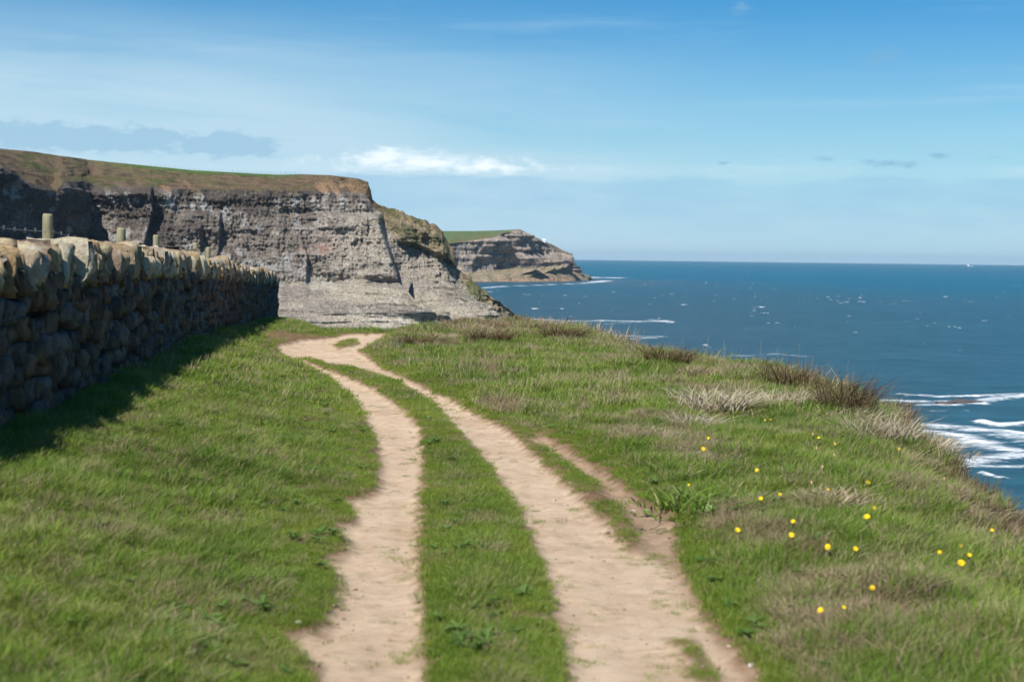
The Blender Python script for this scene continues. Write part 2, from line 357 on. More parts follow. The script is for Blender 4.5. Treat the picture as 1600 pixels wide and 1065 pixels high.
    wc = N.noise(N.v('MULTIPLY', P, (.075, .022, .1)), 1.0, 3, .65); wn = N.noise(N.v('MULTIPLY', P, (.021, .006, .1)), 1.0, 2, .5)
    cap = N.ramp(N.m('ADD', wc, N.m('ADD', N.m('MULTIPLY', big, .22), N.m('MULTIPLY', wn, .25))), .918, .975)
    fo = N.m('MAXIMUM', fo, N.m('MULTIPLY', cap, .8))
    col_ = N.mix(fo, c, (.80, .83, .85))
    rip = N.noise(N.v('MULTIPLY', P, (.25, .5, .3)), 1.0, 6, .65)
    b = pbsdf(N, out, col_, N.m('ADD', .36, N.m('MULTIPLY', fo, .5)), N.m('SUBTRACT', .26, N.m('MULTIPLY', fo, .22)), bump(N, rip, .9, 1.2))
    b.inputs['IOR'].default_value = 1.33
    link('sea', me, m, kind='structure')
build_sea()

# ================================================================== NEAR GROUND
LEFT = [(430, 1180), (460, 1120), (480, 1065), (492, 1030), (445, 990), (515, 965), (532, 905), (512, 872), (548, 850), (528, 818), (560, 802), (540, 778), (592, 764), (593, 720), (586, 680), (566, 640), (532, 602), (490, 575), (440, 554), (455, 551), (468, 558), (500, 572), (545, 587), (590, 607), (630, 635), (655, 665), (661, 700), (657, 760), (652, 850), (660, 900), (664, 960), (668, 1065), (672, 1120), (672, 1180)]
RIGHT = [(440, 554), (432, 544), (470, 532), (500, 528), (545, 521), (600, 520), (602, 524), (578, 535), (558, 546), (575, 556), (600, 575), (640, 592), (690, 615), (740, 640), (800, 675), (850, 720), (905, 770), (950, 815), (985, 850), (1006, 856), (998, 828), (970, 790), (934, 750), (879, 711), (833, 684), (840, 674), (892, 702), (948, 739), (1003, 783), (1045, 806), (1060, 860), (1075, 905), (1120, 975), (1165, 1030), (1195, 1065), (1225, 1120), (1260, 1180), (915, 1180), (905, 1120), (895, 1065), (880, 1010), (868, 950), (850, 880), (832, 835), (808, 785), (772, 730), (722, 672), (672, 622), (622, 594), (580, 579), (545, 571), (505, 564), (468, 556)]
ISL = [[(1050, 985), (1080, 988), (1108, 1030), (1133, 1070), (1150, 1120), (1100, 1120), (1088, 1065), (1066, 1020)], [(522, 537), (536, 530), (556, 529), (562, 533), (545, 540), (528, 542)]]
LEFTP, RIGHTP, ISLP = pxpoly(LEFT), pxpoly(RIGHT), [pxpoly(q) for q in ISL]
EDGE = [(2.2, -60), (2.6, -10), (2.9, 0), (3.1, 4), (3.4, 8), (3.62, 10), (3.95, 12.5), (4.35, 15.5), (4.35, 19), (4.4, 22), (3.5, 24.5), (2.6, 27.5), (2.25, 31.0), (1.7, 33.6), (-.4, 35.2), (-1.9, 34.6), (-2.7, 33.9), (-3.9, 34.0), (-4.7, 36.6), (-5.8, 40.6), (-7.2, 44), (-14, 52), (-60, 62), (-260, 80), (-260, -60)]
# wall line: (pixel x, top y, foot y, forward distance) measured on the photograph
WL = [(0, 371, 676, 10.3), (100, 371, 626, 12.2), (200, 374, 575, 15.0), (300, 390, 528, 21.5), (400, 415, 502, 34.0), (433, 425, 494, 42.0)]
wl = np.array(WL, float)
WT = atd(wl[:, 0], wl[:, 1], wl[:, 3]); WB = atd(wl[:, 0], wl[:, 2], wl[:, 3])
_wy = np.concatenate([[-20, 2, 6], WB[:, 1], [60]])
def _sm(y, vals):                                        # smooth interpolation along the wall
    yy = np.asarray(y, float); s = 0
    for k in (-1.5, -.75, 0, .75, 1.5): s = s + np.interp(yy + k, _wy, vals)
    return s / 5
_wx = np.concatenate([[-3.0, -3.45, -3.6], WB[:, 0], [-9.5]]); _wb = np.concatenate([[.42, .43, .44], WB[:, 2], [-.5]]); _wt = np.concatenate([[1.84, 1.84, 1.85], WT[:, 2], [.9]])
wall_x = lambda y: _sm(y, _wx); wall_b = lambda y: _sm(y, _wb); wall_t = lambda y: _sm(y, _wt)
_lp = LEFTP[:20]; _rp = pxpoly([(1260, 1180), (1195, 1065), (1120, 975), (1060, 860), (1040, 805), (985, 780), (930, 735), (830, 672), (740, 640), (640, 592), (575, 556), (602, 524)])
def path_left(y): o = np.argsort(_lp[:, 1]); return np.interp(y, _lp[o, 1], _lp[o, 0])
def path_right(y): o = np.argsort(_rp[:, 1]); return np.interp(y, _rp[o, 1], _rp[o, 0])
def path_sd(X, Y):
    wx = X + .035 * fbm(v3(X * 7, Y * 5, 1), 3); wy = Y + .09 * fbm(v3(X * 5, Y * 3, 5), 3)
    s = np.maximum(polysd(LEFTP, wx, wy), polysd(RIGHTP, wx, wy))
    for q in ISLP: s = np.minimum(s, -polysd(q, wx, wy))
    return s
def land_sd(X, Y): return polysd(EDGE, X, Y) + .22 * fbm(v3(X * .9, Y * .7, 8), 3)
def ground(X, Y):
    X = np.asarray(X, float); Y = np.asarray(Y, float)
    xw, zb = wall_x(Y), wall_b(Y); xl, xr = path_left(Y), path_right(Y)
    t = np.clip((xl - X) / np.maximum(xl - xw, .5), 0, 1); z = zb * (t * t * (3 - 2 * t) * .45 + t * .55)
    z = z + np.clip(xw - X - .5, 0, 40) * .012
    rt = X - xr; z = z + .06 * sstep(0.0, .55, rt)
    z = z + .10 * np.exp(-(((X - .2) / 2.6) ** 2 + ((Y - 33.2) / 3.2) ** 2)) + .04 * np.exp(-(((X - 3.4) / .8) ** 2 + ((Y - 22) / 2) ** 2)) + .04 * np.exp(-(((X - 3.75) / .6) ** 2 + ((Y - 16.6) / 1.6) ** 2))
    z = z - .16 * sstep(30.5, 34.5, Y) * sstep(-5.2, -4.2, X) * sstep(-1.0, -2.0, X)
    ps = path_sd(X, Y); on = sstep(-.10, .08, ps)
    rough = (1 - on) * sstep(0, .5, -ps)
    z = z + rough * ((.05 + .05 * sstep(.2, 1.0, X - xr)) * fbm(v3(X * 1.1, Y * .9, 2), 4) + .035 * fbm(v3(X * 3.2, Y * 2.6, 6), 3))
    z = z - .055 * on + on * (.016 * fbm(v3(X * 3, Y * 2, 9), 4) + .010 * fbm(v3(X * 9, Y * 9, 12), 3))
    s = land_sd(X, Y); z = z - .20 * sstep(1.5, 0, s) - .22 * sstep(.7, -.1, s) ** 2
    d = np.clip(-s, 0, None); z = z - 1.2 * d - np.clip(d - .5, 0, None) * .7 - (.9 * np.clip(fbm(v3(X / 3, Y / 3, 4), 3), -1, 1)) * sstep(.5, 4, d)
    return np.maximum(z, SEA - 4), ps, s
def build_ground():
    def lines(segs):
        o = []
        for a, b, st in segs: o += list(np.arange(a, b - 1e-6, st))
        return np.array(o + [segs[-1][1]])
    xs = np.concatenate([-np.geomspace(260, 8.3, 40), lines([(-8, -4.6, .14), (-4.6, 4.9, .035), (4.9, 8, .14)]), np.geomspace(8.3, 60, 26)])
    ys = np.concatenate([-np.geomspace(60, 3, 16), lines([(-2.5, 4.5, .25), (4.5, 9, .04), (9, 15, .06), (15, 26, .09), (26, 46, .14)]), np.geomspace(46.5, 140, 36)])
    X, Y = np.meshgrid(xs, ys); z, ps, s = ground(X, Y)
    path = sstep(-.05, .06, ps + .05 * fbm(v3(X * 9, Y * 8, 3), 3)); rutp = pxpoly([(1000, 845), (960, 795), (920, 748), (870, 712), (830, 686), (835, 670), (895, 698), (955, 735), (1010, 778), (1050, 802), (1075, 860), (1130, 960), (1200, 1050), (1160, 1050), (1090, 960), (1040, 880)]); path = path * (1 - .55 * sstep(-.05, .08, polysd(rutp, X, Y)))
    soil = np.clip(sstep(-.12, -.55, s) * .9 + sstep(-.02, .03, ps) + sstep(-.30, -.02, ps + .14 * fbm(v3(X * 3, Y * 3, 7), 3)) * .85, 0, 1)
    # trodden bare spots in the turf
    for (px, py, r) in [(485, 610, .35), (1085, 515, .2), (690, 505, .3), (945, 740, .4), (1010, 760, .22), (1470, 690, .1), (800, 905, .14), (1240, 960, .2), (620, 545, .5), (1575, 830, .9), (1520, 790, .5), (1545, 805, .6), (430, 640, .5), (445, 520, .9), (500, 516, .5)]:
        p = at(px, py, .15); soil = np.maximum(soil, .8 * sstep(1.2, .5, np.hypot(X - p[0], (Y - p[1]) * .5) / r + .5 * fbm(v3(X * 4, Y * 4, 1), 3)))
    V = np.stack([X, Y, z], -1).reshape(-1, 3); F = gridfaces(len(ys), len(xs)); A = {'path': path.ravel(), 'soil': soil.ravel()}
    onp = (ps.ravel()[F].mean(1) > 0)
    for nm, sel in (('ground', ~onp), ('dirt_path', onp)):
        f = F[sel]; used = np.unique(f); mp = np.zeros(len(V), int); mp[used] = np.arange(len(used))
        link(nm, newmesh(nm, V[used], mp[f], {k: a[used] for k, a in A.items()}), M['ground'], kind='structure')
build_ground()

# ================================================================== CLIFFS
def cliff_sheet(name, cols, T, mat, back, disp, tone, nrows, scale):
    """rows run from the sea up scree, face and top slope to the skyline, then back over the plateau"""
    x = np.asarray(cols, float)
    D3 = tab(x, T['D3']); y5 = tab(x, T['y5']); y3 = np.maximum(tab(x, T['y3']), y5 + T.get('min', 2.)); y2 = np.maximum(np.mean([tab(x + k, T['y2']) for k in range(-24, 25, 4)], 0), y3 + 3)
    D5 = D3 + tab(x, T['d5']); y2 = y2 + T.get('fan', 0) * fbm(v3(x / 45, 0, 9), 3); D2 = D3 - np.mean([tab(x + k, T['d2']) for k in range(-24, 25, 4)], 0); D0 = D3 - np.mean([tab(x + k, T['d0']) for k in range(-24, 25, 4)], 0)
    y0 = 405.5 + (x - 800) * .0108 + (CAM_Z - SEA + 2) * FPX / D0; y2 = np.minimum(y2, y0 - 4); y3 = np.minimum(y3, y2 - 2); y5 = np.minimum(y5, y3 - 1)
    jag = T.get('jag', 0) * fbm(v3(x / 9, 0, 5), 4) * sstep(*T['jagx'], x); y5 = y5 + jag; y3 = y3 + jag
    y1 = y2 + .5 * (y0 - y2); D1 = D2 - .62 * (D2 - D0)
    ys = [y0, y1, y2, y3, y5]; Ds = [D0, D1, D2, D3, D5]
    rows_y, rows_D, lay = [], [], []
    for k in range(4):
        n = nrows[k]
        for j in range(n):
            t = j / n; rows_y.append(ys[k] * (1 - t) + ys[k + 1] * t); rows_D.append(Ds[k] * (1 - t) + Ds[k + 1] * t); lay.append(k + t)
    rows_y.append(y5); rows_D.append(D5); lay.append(4.0)
    YP = np.array(rows_y); DP = np.array(rows_D); L = np.repeat(np.array(lay)[:, None], len(x), 1); XP = np.repeat(x[None], len(lay), 0)
    W = atd(XP, YP, DP)
    gx = np.gradient(W, axis=1); hn = np.stack([gx[..., 1], -gx[..., 0], np.zeros_like(gx[..., 0])], -1)
    hn /= np.linalg.norm(hn, axis=-1, keepdims=True) + 1e-9                      # level outward direction
    for _ in range(6): hn[:, 1:-1] = (hn[:, :-2] + hn[:, 1:-1] + hn[:, 2:]) / 3
    hn /= np.linalg.norm(hn, axis=-1, keepdims=True) + 1e-9
    d = disp(XP, YP, L, W); W = W + hn * d[..., None]
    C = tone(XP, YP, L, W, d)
    for (dd, dz) in back:
        e = W[len(lay) - 1].copy(); k_ = 1 + dd(x) / e[:, 1]; sc = np.stack([e[:, 0] * k_, e[:, 1] * k_, e[:, 2] + dz(x)], -1); sc[:, 2] = np.maximum(sc[:, 2], SEA - 3)
        W = np.concatenate([W, sc[None]], 0); C = np.concatenate([C, C[len(lay) - 1][None]], 0)
    nr, nc = W.shape[:2]
    me = newmesh(name, W.reshape(-1, 3), gridfaces(nr, nc), {'tone': C.reshape(-1, 3)})
    return link(name, me, mat, kind='structure')
def mixc(a, b, f): return a * (1 - f[..., None]) + np.array(b) * f[..., None]
def rib(XP, YP, line, A, Wd, sharp=2.0):
    """buttress left of a line, falling away sharply on its right-hand side"""
    p = np.array(line, float); xl = np.interp(YP, p[:, 1], p[:, 0]); s = XP - xl
    inside = sstep(p[0, 1] - 4, p[0, 1] + 8, YP) * sstep(p[-1, 1] + 10, p[-1, 1] - 6, YP)
    return A * inside * np.where(s < 0, np.exp(s / Wd), np.clip(1 - s / sharp, 0, 1))
def main_disp(XP, YP, L, W):
    face = sstep(1.8, 2.15, L) * sstep(3.05, 2.9, L); low = sstep(0, .5, L) * sstep(2.2, 1.6, L); topz = sstep(2.95, 3.2, L)
    X, Y, Z = W[..., 0], W[..., 1], W[..., 2]; q = X + .35 * Y
    d = 0
    wv = 6 * fbm(v3(q / 40, Z / 30, 2), 3)
    d = d + face * (9 * fbm(v3((q + wv) / 34, Z / 120, 1), 4) + 10 * fbm(v3(q / 75, Z / 45, 22), 3) - 4.2 * np.abs(fbm(v3((q + wv) / 13, Z / 34, 5), 4)) - 2.4 * np.abs(fbm(v3(q / 5, Z / 9, 6), 3)) + 1.6 * fbm(v3(q / 1.8, Z / 2.6, 16), 2))
    bed = fbm(v3(q / 45, Z / 7, 3), 3); d = d + face * 1.1 * np.tanh(3 * bed)
    d = d + face * (.8 * fbm(v3(q / 18, Z / 2.4, 13), 2) + 2.5 * np.abs(fbm(v3((q + wv) / 14, Z / 35, 15), 3)))
    d = d + low * (4 * fbm(v3(q / 40, Z / 60, 7), 3) + (1.7 * np.tanh(2.5 * fbm(v3(q / 60, Z / 4.5, 8), 3)) + .9 * fbm(v3(q / 4, Z / 5, 9), 3)) * sstep(1.9, 1.3, L + .6 * fbm(v3(q / 60, 0, 19), 2) - .5 * sstep(500, 560, XP)) + 1.2 * np.abs(fbm(v3((q + Z * .6) / 7, Z / 60, 18), 3)))
    d = d + topz * (5 * fbm(v3(q / 30, Y / 40, 11), 4) - (1.0 + 2 * sstep(80, 200, XP)) * np.abs(fbm(v3(q / 9, Z / 5, 12), 3)))
    # cap of harder rock standing proud below the brink
    d = d + 5 * face * sstep(2.80, 2.93, L) * (.5 + fbm(v3(q / 20, 0, 21), 3))
    for line, A, wd in [([(238, 292), (240, 330), (228, 380), (210, 450)], 16, 60),
                        ([(345, 330), (342, 380), (335, 450)], 9, 45), ([(316, 350), (312, 420), (308, 440)], 7, 30), ([(468, 365), (480, 400), (478, 440)], 7, 40),
                        ([(596, 335), (600, 360), (612, 400), (621, 432)], 30, 60), ([(640, 440), (632, 455), (650, 490), (655, 512)], 24, 22), ([(618, 430), (630, 465), (646, 490)], 18, 20),
                        ([(662, 440), (668, 465), (680, 490)], 20, 18), ([(674, 420), (690, 455), (712, 505)], 26, 20), ([(690, 440), (705, 470), (716, 500)], 16, 14),
                        ([(720, 455), (740, 470), (765, 495)], 15, 25), ([(712, 380), (716, 405), (714, 425)], 6, 30), ([(745, 470), (762, 482), (775, 500)], 4, 20)]:
        d = d + rib(XP, YP, line, A, wd)
    # undercut below the brown cap of the ridge
    cap = np.interp(XP, [600, 625, 650, 680, 705, 716, 722], [372, 380, 384, 398, 410, 424, 430])
    d = d + 10 * sstep(612, 632, XP) * sstep(726, 712, XP) * (sstep(cap + 1, cap - 5, YP) - .35 * sstep(cap + 34, cap + 12, YP))
    end = sstep(835, 800, XP); return d * end
def main_tone(XP, YP, L, W, d):
    X, Y, Z = W[..., 0], W[..., 1], W[..., 2]; q = X + .35 * Y
    n1 = fbm(v3(q / 38, Z / 30, 31), 5); n2 = fbm(v3(q / 11, Z / 16, 32), 5, .6); n3 = fbm(v3(q / 60, Z / 8, 33), 3)
    C = np.zeros(XP.shape + (3,)) + np.array([.19, .165, .142])
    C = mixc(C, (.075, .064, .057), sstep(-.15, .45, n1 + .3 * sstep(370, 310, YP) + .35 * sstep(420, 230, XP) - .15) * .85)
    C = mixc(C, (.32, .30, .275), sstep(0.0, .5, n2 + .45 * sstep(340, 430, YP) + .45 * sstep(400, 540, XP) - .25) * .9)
    C = mixc(C, (.36, .365, .37), sstep(.25, .7, n2 + n3 * .6 + .35 * sstep(380, 430, YP) * sstep(600, 500, XP) - .2) * .75)
    pale = np.exp(-(((XP - 565) / 45) ** 2 + ((YP - 370) / 50) ** 2)); C = mixc(C, (.37, .34, .285), np.clip(pale * (1.0 + n2), 0, 1) * .9)
    red = np.exp(-(((XP - 495) / 34) ** 2 + ((YP - 385) / 16) ** 2)) + np.exp(-(((XP - 645) / 20) ** 2 + ((YP - 402) / 11) ** 2)); C = mixc(C, (.24, .125, .09), np.clip(red * sstep(-.2, .3, n2), 0, 1) * .8)
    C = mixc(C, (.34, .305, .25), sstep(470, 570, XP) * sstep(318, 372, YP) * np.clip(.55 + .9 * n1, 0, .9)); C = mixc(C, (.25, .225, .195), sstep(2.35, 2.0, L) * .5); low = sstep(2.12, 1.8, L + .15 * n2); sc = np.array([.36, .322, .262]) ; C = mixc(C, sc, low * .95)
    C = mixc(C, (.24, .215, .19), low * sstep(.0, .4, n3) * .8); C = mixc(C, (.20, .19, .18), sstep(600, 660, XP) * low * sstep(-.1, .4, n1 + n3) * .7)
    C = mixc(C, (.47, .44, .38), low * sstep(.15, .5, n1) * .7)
    topz = sstep(2.96, 3.08, L + .1 * n2); v = np.zeros_like(C) + np.array([.155, .112, .070])
    v = mixc(v, (.095, .105, .034), sstep(-.05, .35, fbm(v3(q / 40, L * 4, 41), 4)) * np.clip(sstep(520, 180, XP + 60 * n1) + .25, 0, 1))
    v = mixc(v, (.14, .115, .055), sstep(0, .4, n2) * .6); v = mixc(v, (.07, .055, .035), sstep(.1, .5, fbm(v3(q / 12, L * 9, 43), 4)) * .75)
    v = mixc(v, (.31, .19, .115), np.exp(-(((XP - 520) / 38) ** 2)) * sstep(-.2, .2, n2) * sstep(3.9, 3.3, L)); v = mixc(v, (.38, .22, .13), np.exp(-(((XP - 268) / 28) ** 2)) * sstep(-.1, .3, n2) * sstep(3.7, 3.4, L) * .8)
    fld = sstep(3.80, 3.90, L + .04 * n2 - .10 * sstep(270, 330, XP) * 0) * sstep(60, 300, XP) * sstep(480, 430, XP); v = mixc(v, (.085, .14, .035), fld)
    C = C * (1 - topz[..., None]) + v * topz[..., None]
    # turf and heath on the ridge running down to the sea
    g = sstep(590, 610, XP) * sstep(-28, -2, np.interp(XP, [600, 650, 690, 716, 740, 800], [372, 384, 398, 424, 440, 487]) - YP + 14 * n2)
    g = np.clip(sstep(590, 604, XP) * sstep(6, -8, YP - np.interp(XP, [600, 625, 650, 680, 705, 716, 740, 770, 800], [350, 380, 384, 398, 410, 432, 462, 486, 500]) - 10 * n2), 0, 1)
    vv = mixc(np.zeros_like(C) + np.array([.24, .19, .115]), (.105, .11, .04), sstep(-.2, .3, n2)); C = C * (1 - .85 * g[..., None]) + vv * .85 * g[..., None]
    g2 = np.exp(-(((XP - 745) / 26) ** 2 + ((YP - 452) / 13) ** 2)); C = mixc(C, (.13, .15, .055), np.clip(g2 * (1 + n2), 0, 1) * .7)
    C = mixc(C, (.32, .27, .19), sstep(725, 800, XP) * .6)
    return np.clip(C, .01, .8)
TM = dict(jag=3.4, fan=9, jagx=(575, 600),
    y5=[(-500, 196), (-200, 215), (0, 232), (60, 238), (110, 246), (150, 251), (220, 258), (300, 266), (435, 273), (470, 272), (520, 274), (560, 279), (573, 284), (579, 298), (582, 312), (592, 320), (604, 323), (630, 330), (645, 340), (665, 344), (690, 358), (696, 372), (710, 390), (715, 402), (717, 420), (740, 440), (770, 464), (800, 487), (822, 502), (840, 512)],
    y3=[(-500, 250), (-200, 255), (0, 258), (34, 284), (84, 298), (97, 284), (130, 283), (145, 290), (188, 293), (300, 296), (435, 298), (520, 300), (572, 303), (582, 325), (604, 334), (690, 366), (717, 428), (740, 446), (840, 515)],
    y2=[(-500, 440), (300, 445), (435, 441), (533, 439), (560, 428), (585, 416), (612, 436), (640, 450), (690, 466), (740, 476), (800, 495), (840, 518)],
    D3=[(-500, 545), (-200, 705), (0, 880), (50, 940), (100, 1010), (138, 1085), (146, 1088), (160, 1080), (220, 1078), (300, 1085), (435, 1092), (520, 1098), (575, 1103), (640, 1102), (690, 1106), (716, 1106), (740, 1094), (770, 1096), (800, 1108), (822, 1122), (840, 1135)],
    d5=[(-500, 300), (0, 230), (100, 150), (150, 110), (300, 85), (435, 60), (520, 35), (575, 12), (840, 8)],
    d2=[(-500, 16), (90, 20), (150, 36), (435, 40), (600, 44), (700, 36), (760, 14), (840, 3)], d0=[(-500, 90), (435, 100), (600, 105), (700, 85), (780, 45), (840, 14)])
fall = lambda x: sstep(560, 600, x)
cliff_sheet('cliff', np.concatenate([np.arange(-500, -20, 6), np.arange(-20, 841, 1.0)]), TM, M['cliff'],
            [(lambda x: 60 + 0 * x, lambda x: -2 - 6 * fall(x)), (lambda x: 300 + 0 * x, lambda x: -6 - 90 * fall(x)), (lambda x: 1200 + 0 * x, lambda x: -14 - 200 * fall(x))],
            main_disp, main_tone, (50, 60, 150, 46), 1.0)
def head_disp(XP, YP, L, W):
    X, Y, Z = W[..., 0], W[..., 1], W[..., 2]; q = X + .3 * Y
    face = sstep(1.6, 2.1, L) * sstep(3.05, 2.95, L); low = sstep(0, .3, L) * sstep(2.1, 1.6, L)
    d = face * (22 * fbm(v3(q / 70, Z / 200, 1), 4) - 9 * np.abs(fbm(v3(q / 28, Z / 60, 15), 3)) + 7 * fbm(v3(q / 22, Z / 40, 5), 4) + 6 * np.tanh(2.5 * fbm(v3(q / 250, Z / 13, 3), 3)))
    d = d + low * (6 * fbm(v3(q / 40, Z / 40, 7), 4) + 5 * fbm(v3(q / 9, Z / 9, 9), 3) * sstep(.6, .2, L))
    for line, A, wd in [([(776, 368), (782, 385), (793, 396)], 45, 22), ([(801, 396), (806, 408), (812, 422)], 40, 16), ([(811, 396), (818, 412), (826, 425)], 38, 12), ([(838, 396), (846, 412), (850, 420)], 30, 18), ([(858, 398), (862, 410), (864, 416)], 22, 12), ([(876, 392), (877, 402), (872, 418)], 40, 18), ([(812, 359), (815, 364), (818, 370)], 20, 16), ([(750, 425), (760, 432), (765, 440)], 14, 16)]:
        d = d + rib(XP, YP, line, A, wd, 1.2)
    return d * sstep(934, 915, XP)
def head_tone(XP, YP, L, W, d):
    X, Y, Z = W[..., 0], W[..., 1], W[..., 2]; q = X + .3 * Y
    n1 = fbm(v3(q / 90, Z / 14, 31), 4); n2 = fbm(v3(q / 20, Z / 14, 32), 4)
    C = np.zeros(XP.shape + (3,)) + np.array([.30, .255, .22]); C = mixc(C, (.14, .135, .14), sstep(0, .35, n1) * .9); C = mixc(C, (.40, .325, .26), sstep(.0, .4, n2) * .8)
    low = sstep(2.05, 1.85, L); C = mixc(C, (.30, .245, .165), low); C = mixc(C, (.20, .20, .11), low * sstep(0, .4, n2) * .7)
    C = mixc(C, (.36, .25, .17), low * sstep(.9, .6, L)); C = mixc(C, (.11, .10, .095), sstep(.42, .25, L))
    f = sstep(2.99, 3.06, L) * sstep(806, 796, XP); g = mixc(np.zeros_like(C) + np.array([.12, .17, .065]), (.16, .15, .06), sstep(3.5, 3.0, L + .4 * n2)); C = C * (1 - f[..., None]) + g * f[..., None]
    g2 = sstep(2.96, 3.0, L) * sstep(800, 815, XP); C = mixc(C, (.16, .14, .085), g2 * .7)
    return np.clip(C, .01, .8)
TH = dict(min=1.0, jag=1.2, jagx=(795, 812),
    y5=[(560, 364), (690, 361), (740, 361), (790, 359.5), (796, 359), (803, 358.5), (809, 358), (813, 359), (815, 364), (822, 367), (840, 372), (850, 377), (868, 384), (875, 389), (878, 396), (881, 400), (886, 399), (892, 405), (900, 412), (903, 420), (910, 426), (918, 430), (922, 436), (936, 442)],
    y3=[(560, 384), (700, 381), (730, 377), (760, 372), (790, 364), (806, 360), (816, 366), (850, 379), (878, 399), (936, 443)],
    y2=[(560, 425), (740, 425), (780, 420), (850, 414), (876, 414), (900, 424), (936, 443)],
    D3=[(560, 2900), (690, 2950), (760, 3000), (808, 3060), (876, 3160), (925, 3290), (936, 3330)], d5=[(560, 420), (780, 300), (800, 40), (936, 12)],
    d2=[(560, 30), (936, 8)], d0=[(560, 110), (900, 130), (936, 20)])
hf = lambda x: sstep(790, 830, x)
cliff_sheet('headland', np.arange(560, 936.5, 1.0), TH, M['headland'], [(lambda x: 150 + 0 * x, lambda x: -3 - 20 * hf(x)), (lambda x: 900 + 0 * x, lambda x: -10 - 220 * hf(x))], head_disp, head_tone, (26, 20, 44, 16), 2.0)

# ================================================================== DRY STONE WALL
def stone_mesh(name, seed, n=3, rnd=.22, rough=.20):
    """rounded rubble block, unit size"""
    V, idx, F = [], {}, []
    def vid(p):
        k = tuple(p)
        if k not in idx: idx[k] = len(V); V.append(p)
        return idx[k]
    for ax in range(3):
        for sg in (0, n):
            for i in range(n):
                for j in range(n):
                    q = []
                    for (a, b) in ((i, j), (i + 1, j), (i + 1, j + 1), (i, j + 1)):
                        p = [0, 0, 0]; p[ax] = sg; p[(ax + 1) % 3] = a; p[(ax + 2) % 3] = b; q.append(vid(tuple(p)))
                    F.append(q if sg else q[::-1])
    P = np.array(V, float) / n * 2 - 1
    r = np.random.default_rng(seed); sph = P / np.linalg.norm(P, axis=1)[:, None]
    P = P * (1 - rnd) + sph * 1.12 * rnd
    P = P + rough * np.stack([fbm(P * 1.1 + seed * 3.1 + k * 40, 3) for k in range(3)], -1) * 1.6
    P[:, 2] *= 1 + .18 * r.normal() * P[:, 0]; P[:, 0] *= 1 + .16 * r.normal() * P[:, 2]; P *= .5
    return P, np.array(F)
STONES = [stone_mesh('s', k) for k in range(12)]
STONE_ME = [newmesh('rubble_stone', P, F, None, False) for P, F in STONES]
COPES = [stone_mesh('c', 60 + k, 4, .24, .19) for k in range(10)]
COPE_ME = [newmesh('coping_block', P, F, None, False) for P, F in COPES]
for q in STONE_ME: q.materials.append(M['stone'])
for q in COPE_ME: q.materials.append(M['coping'])
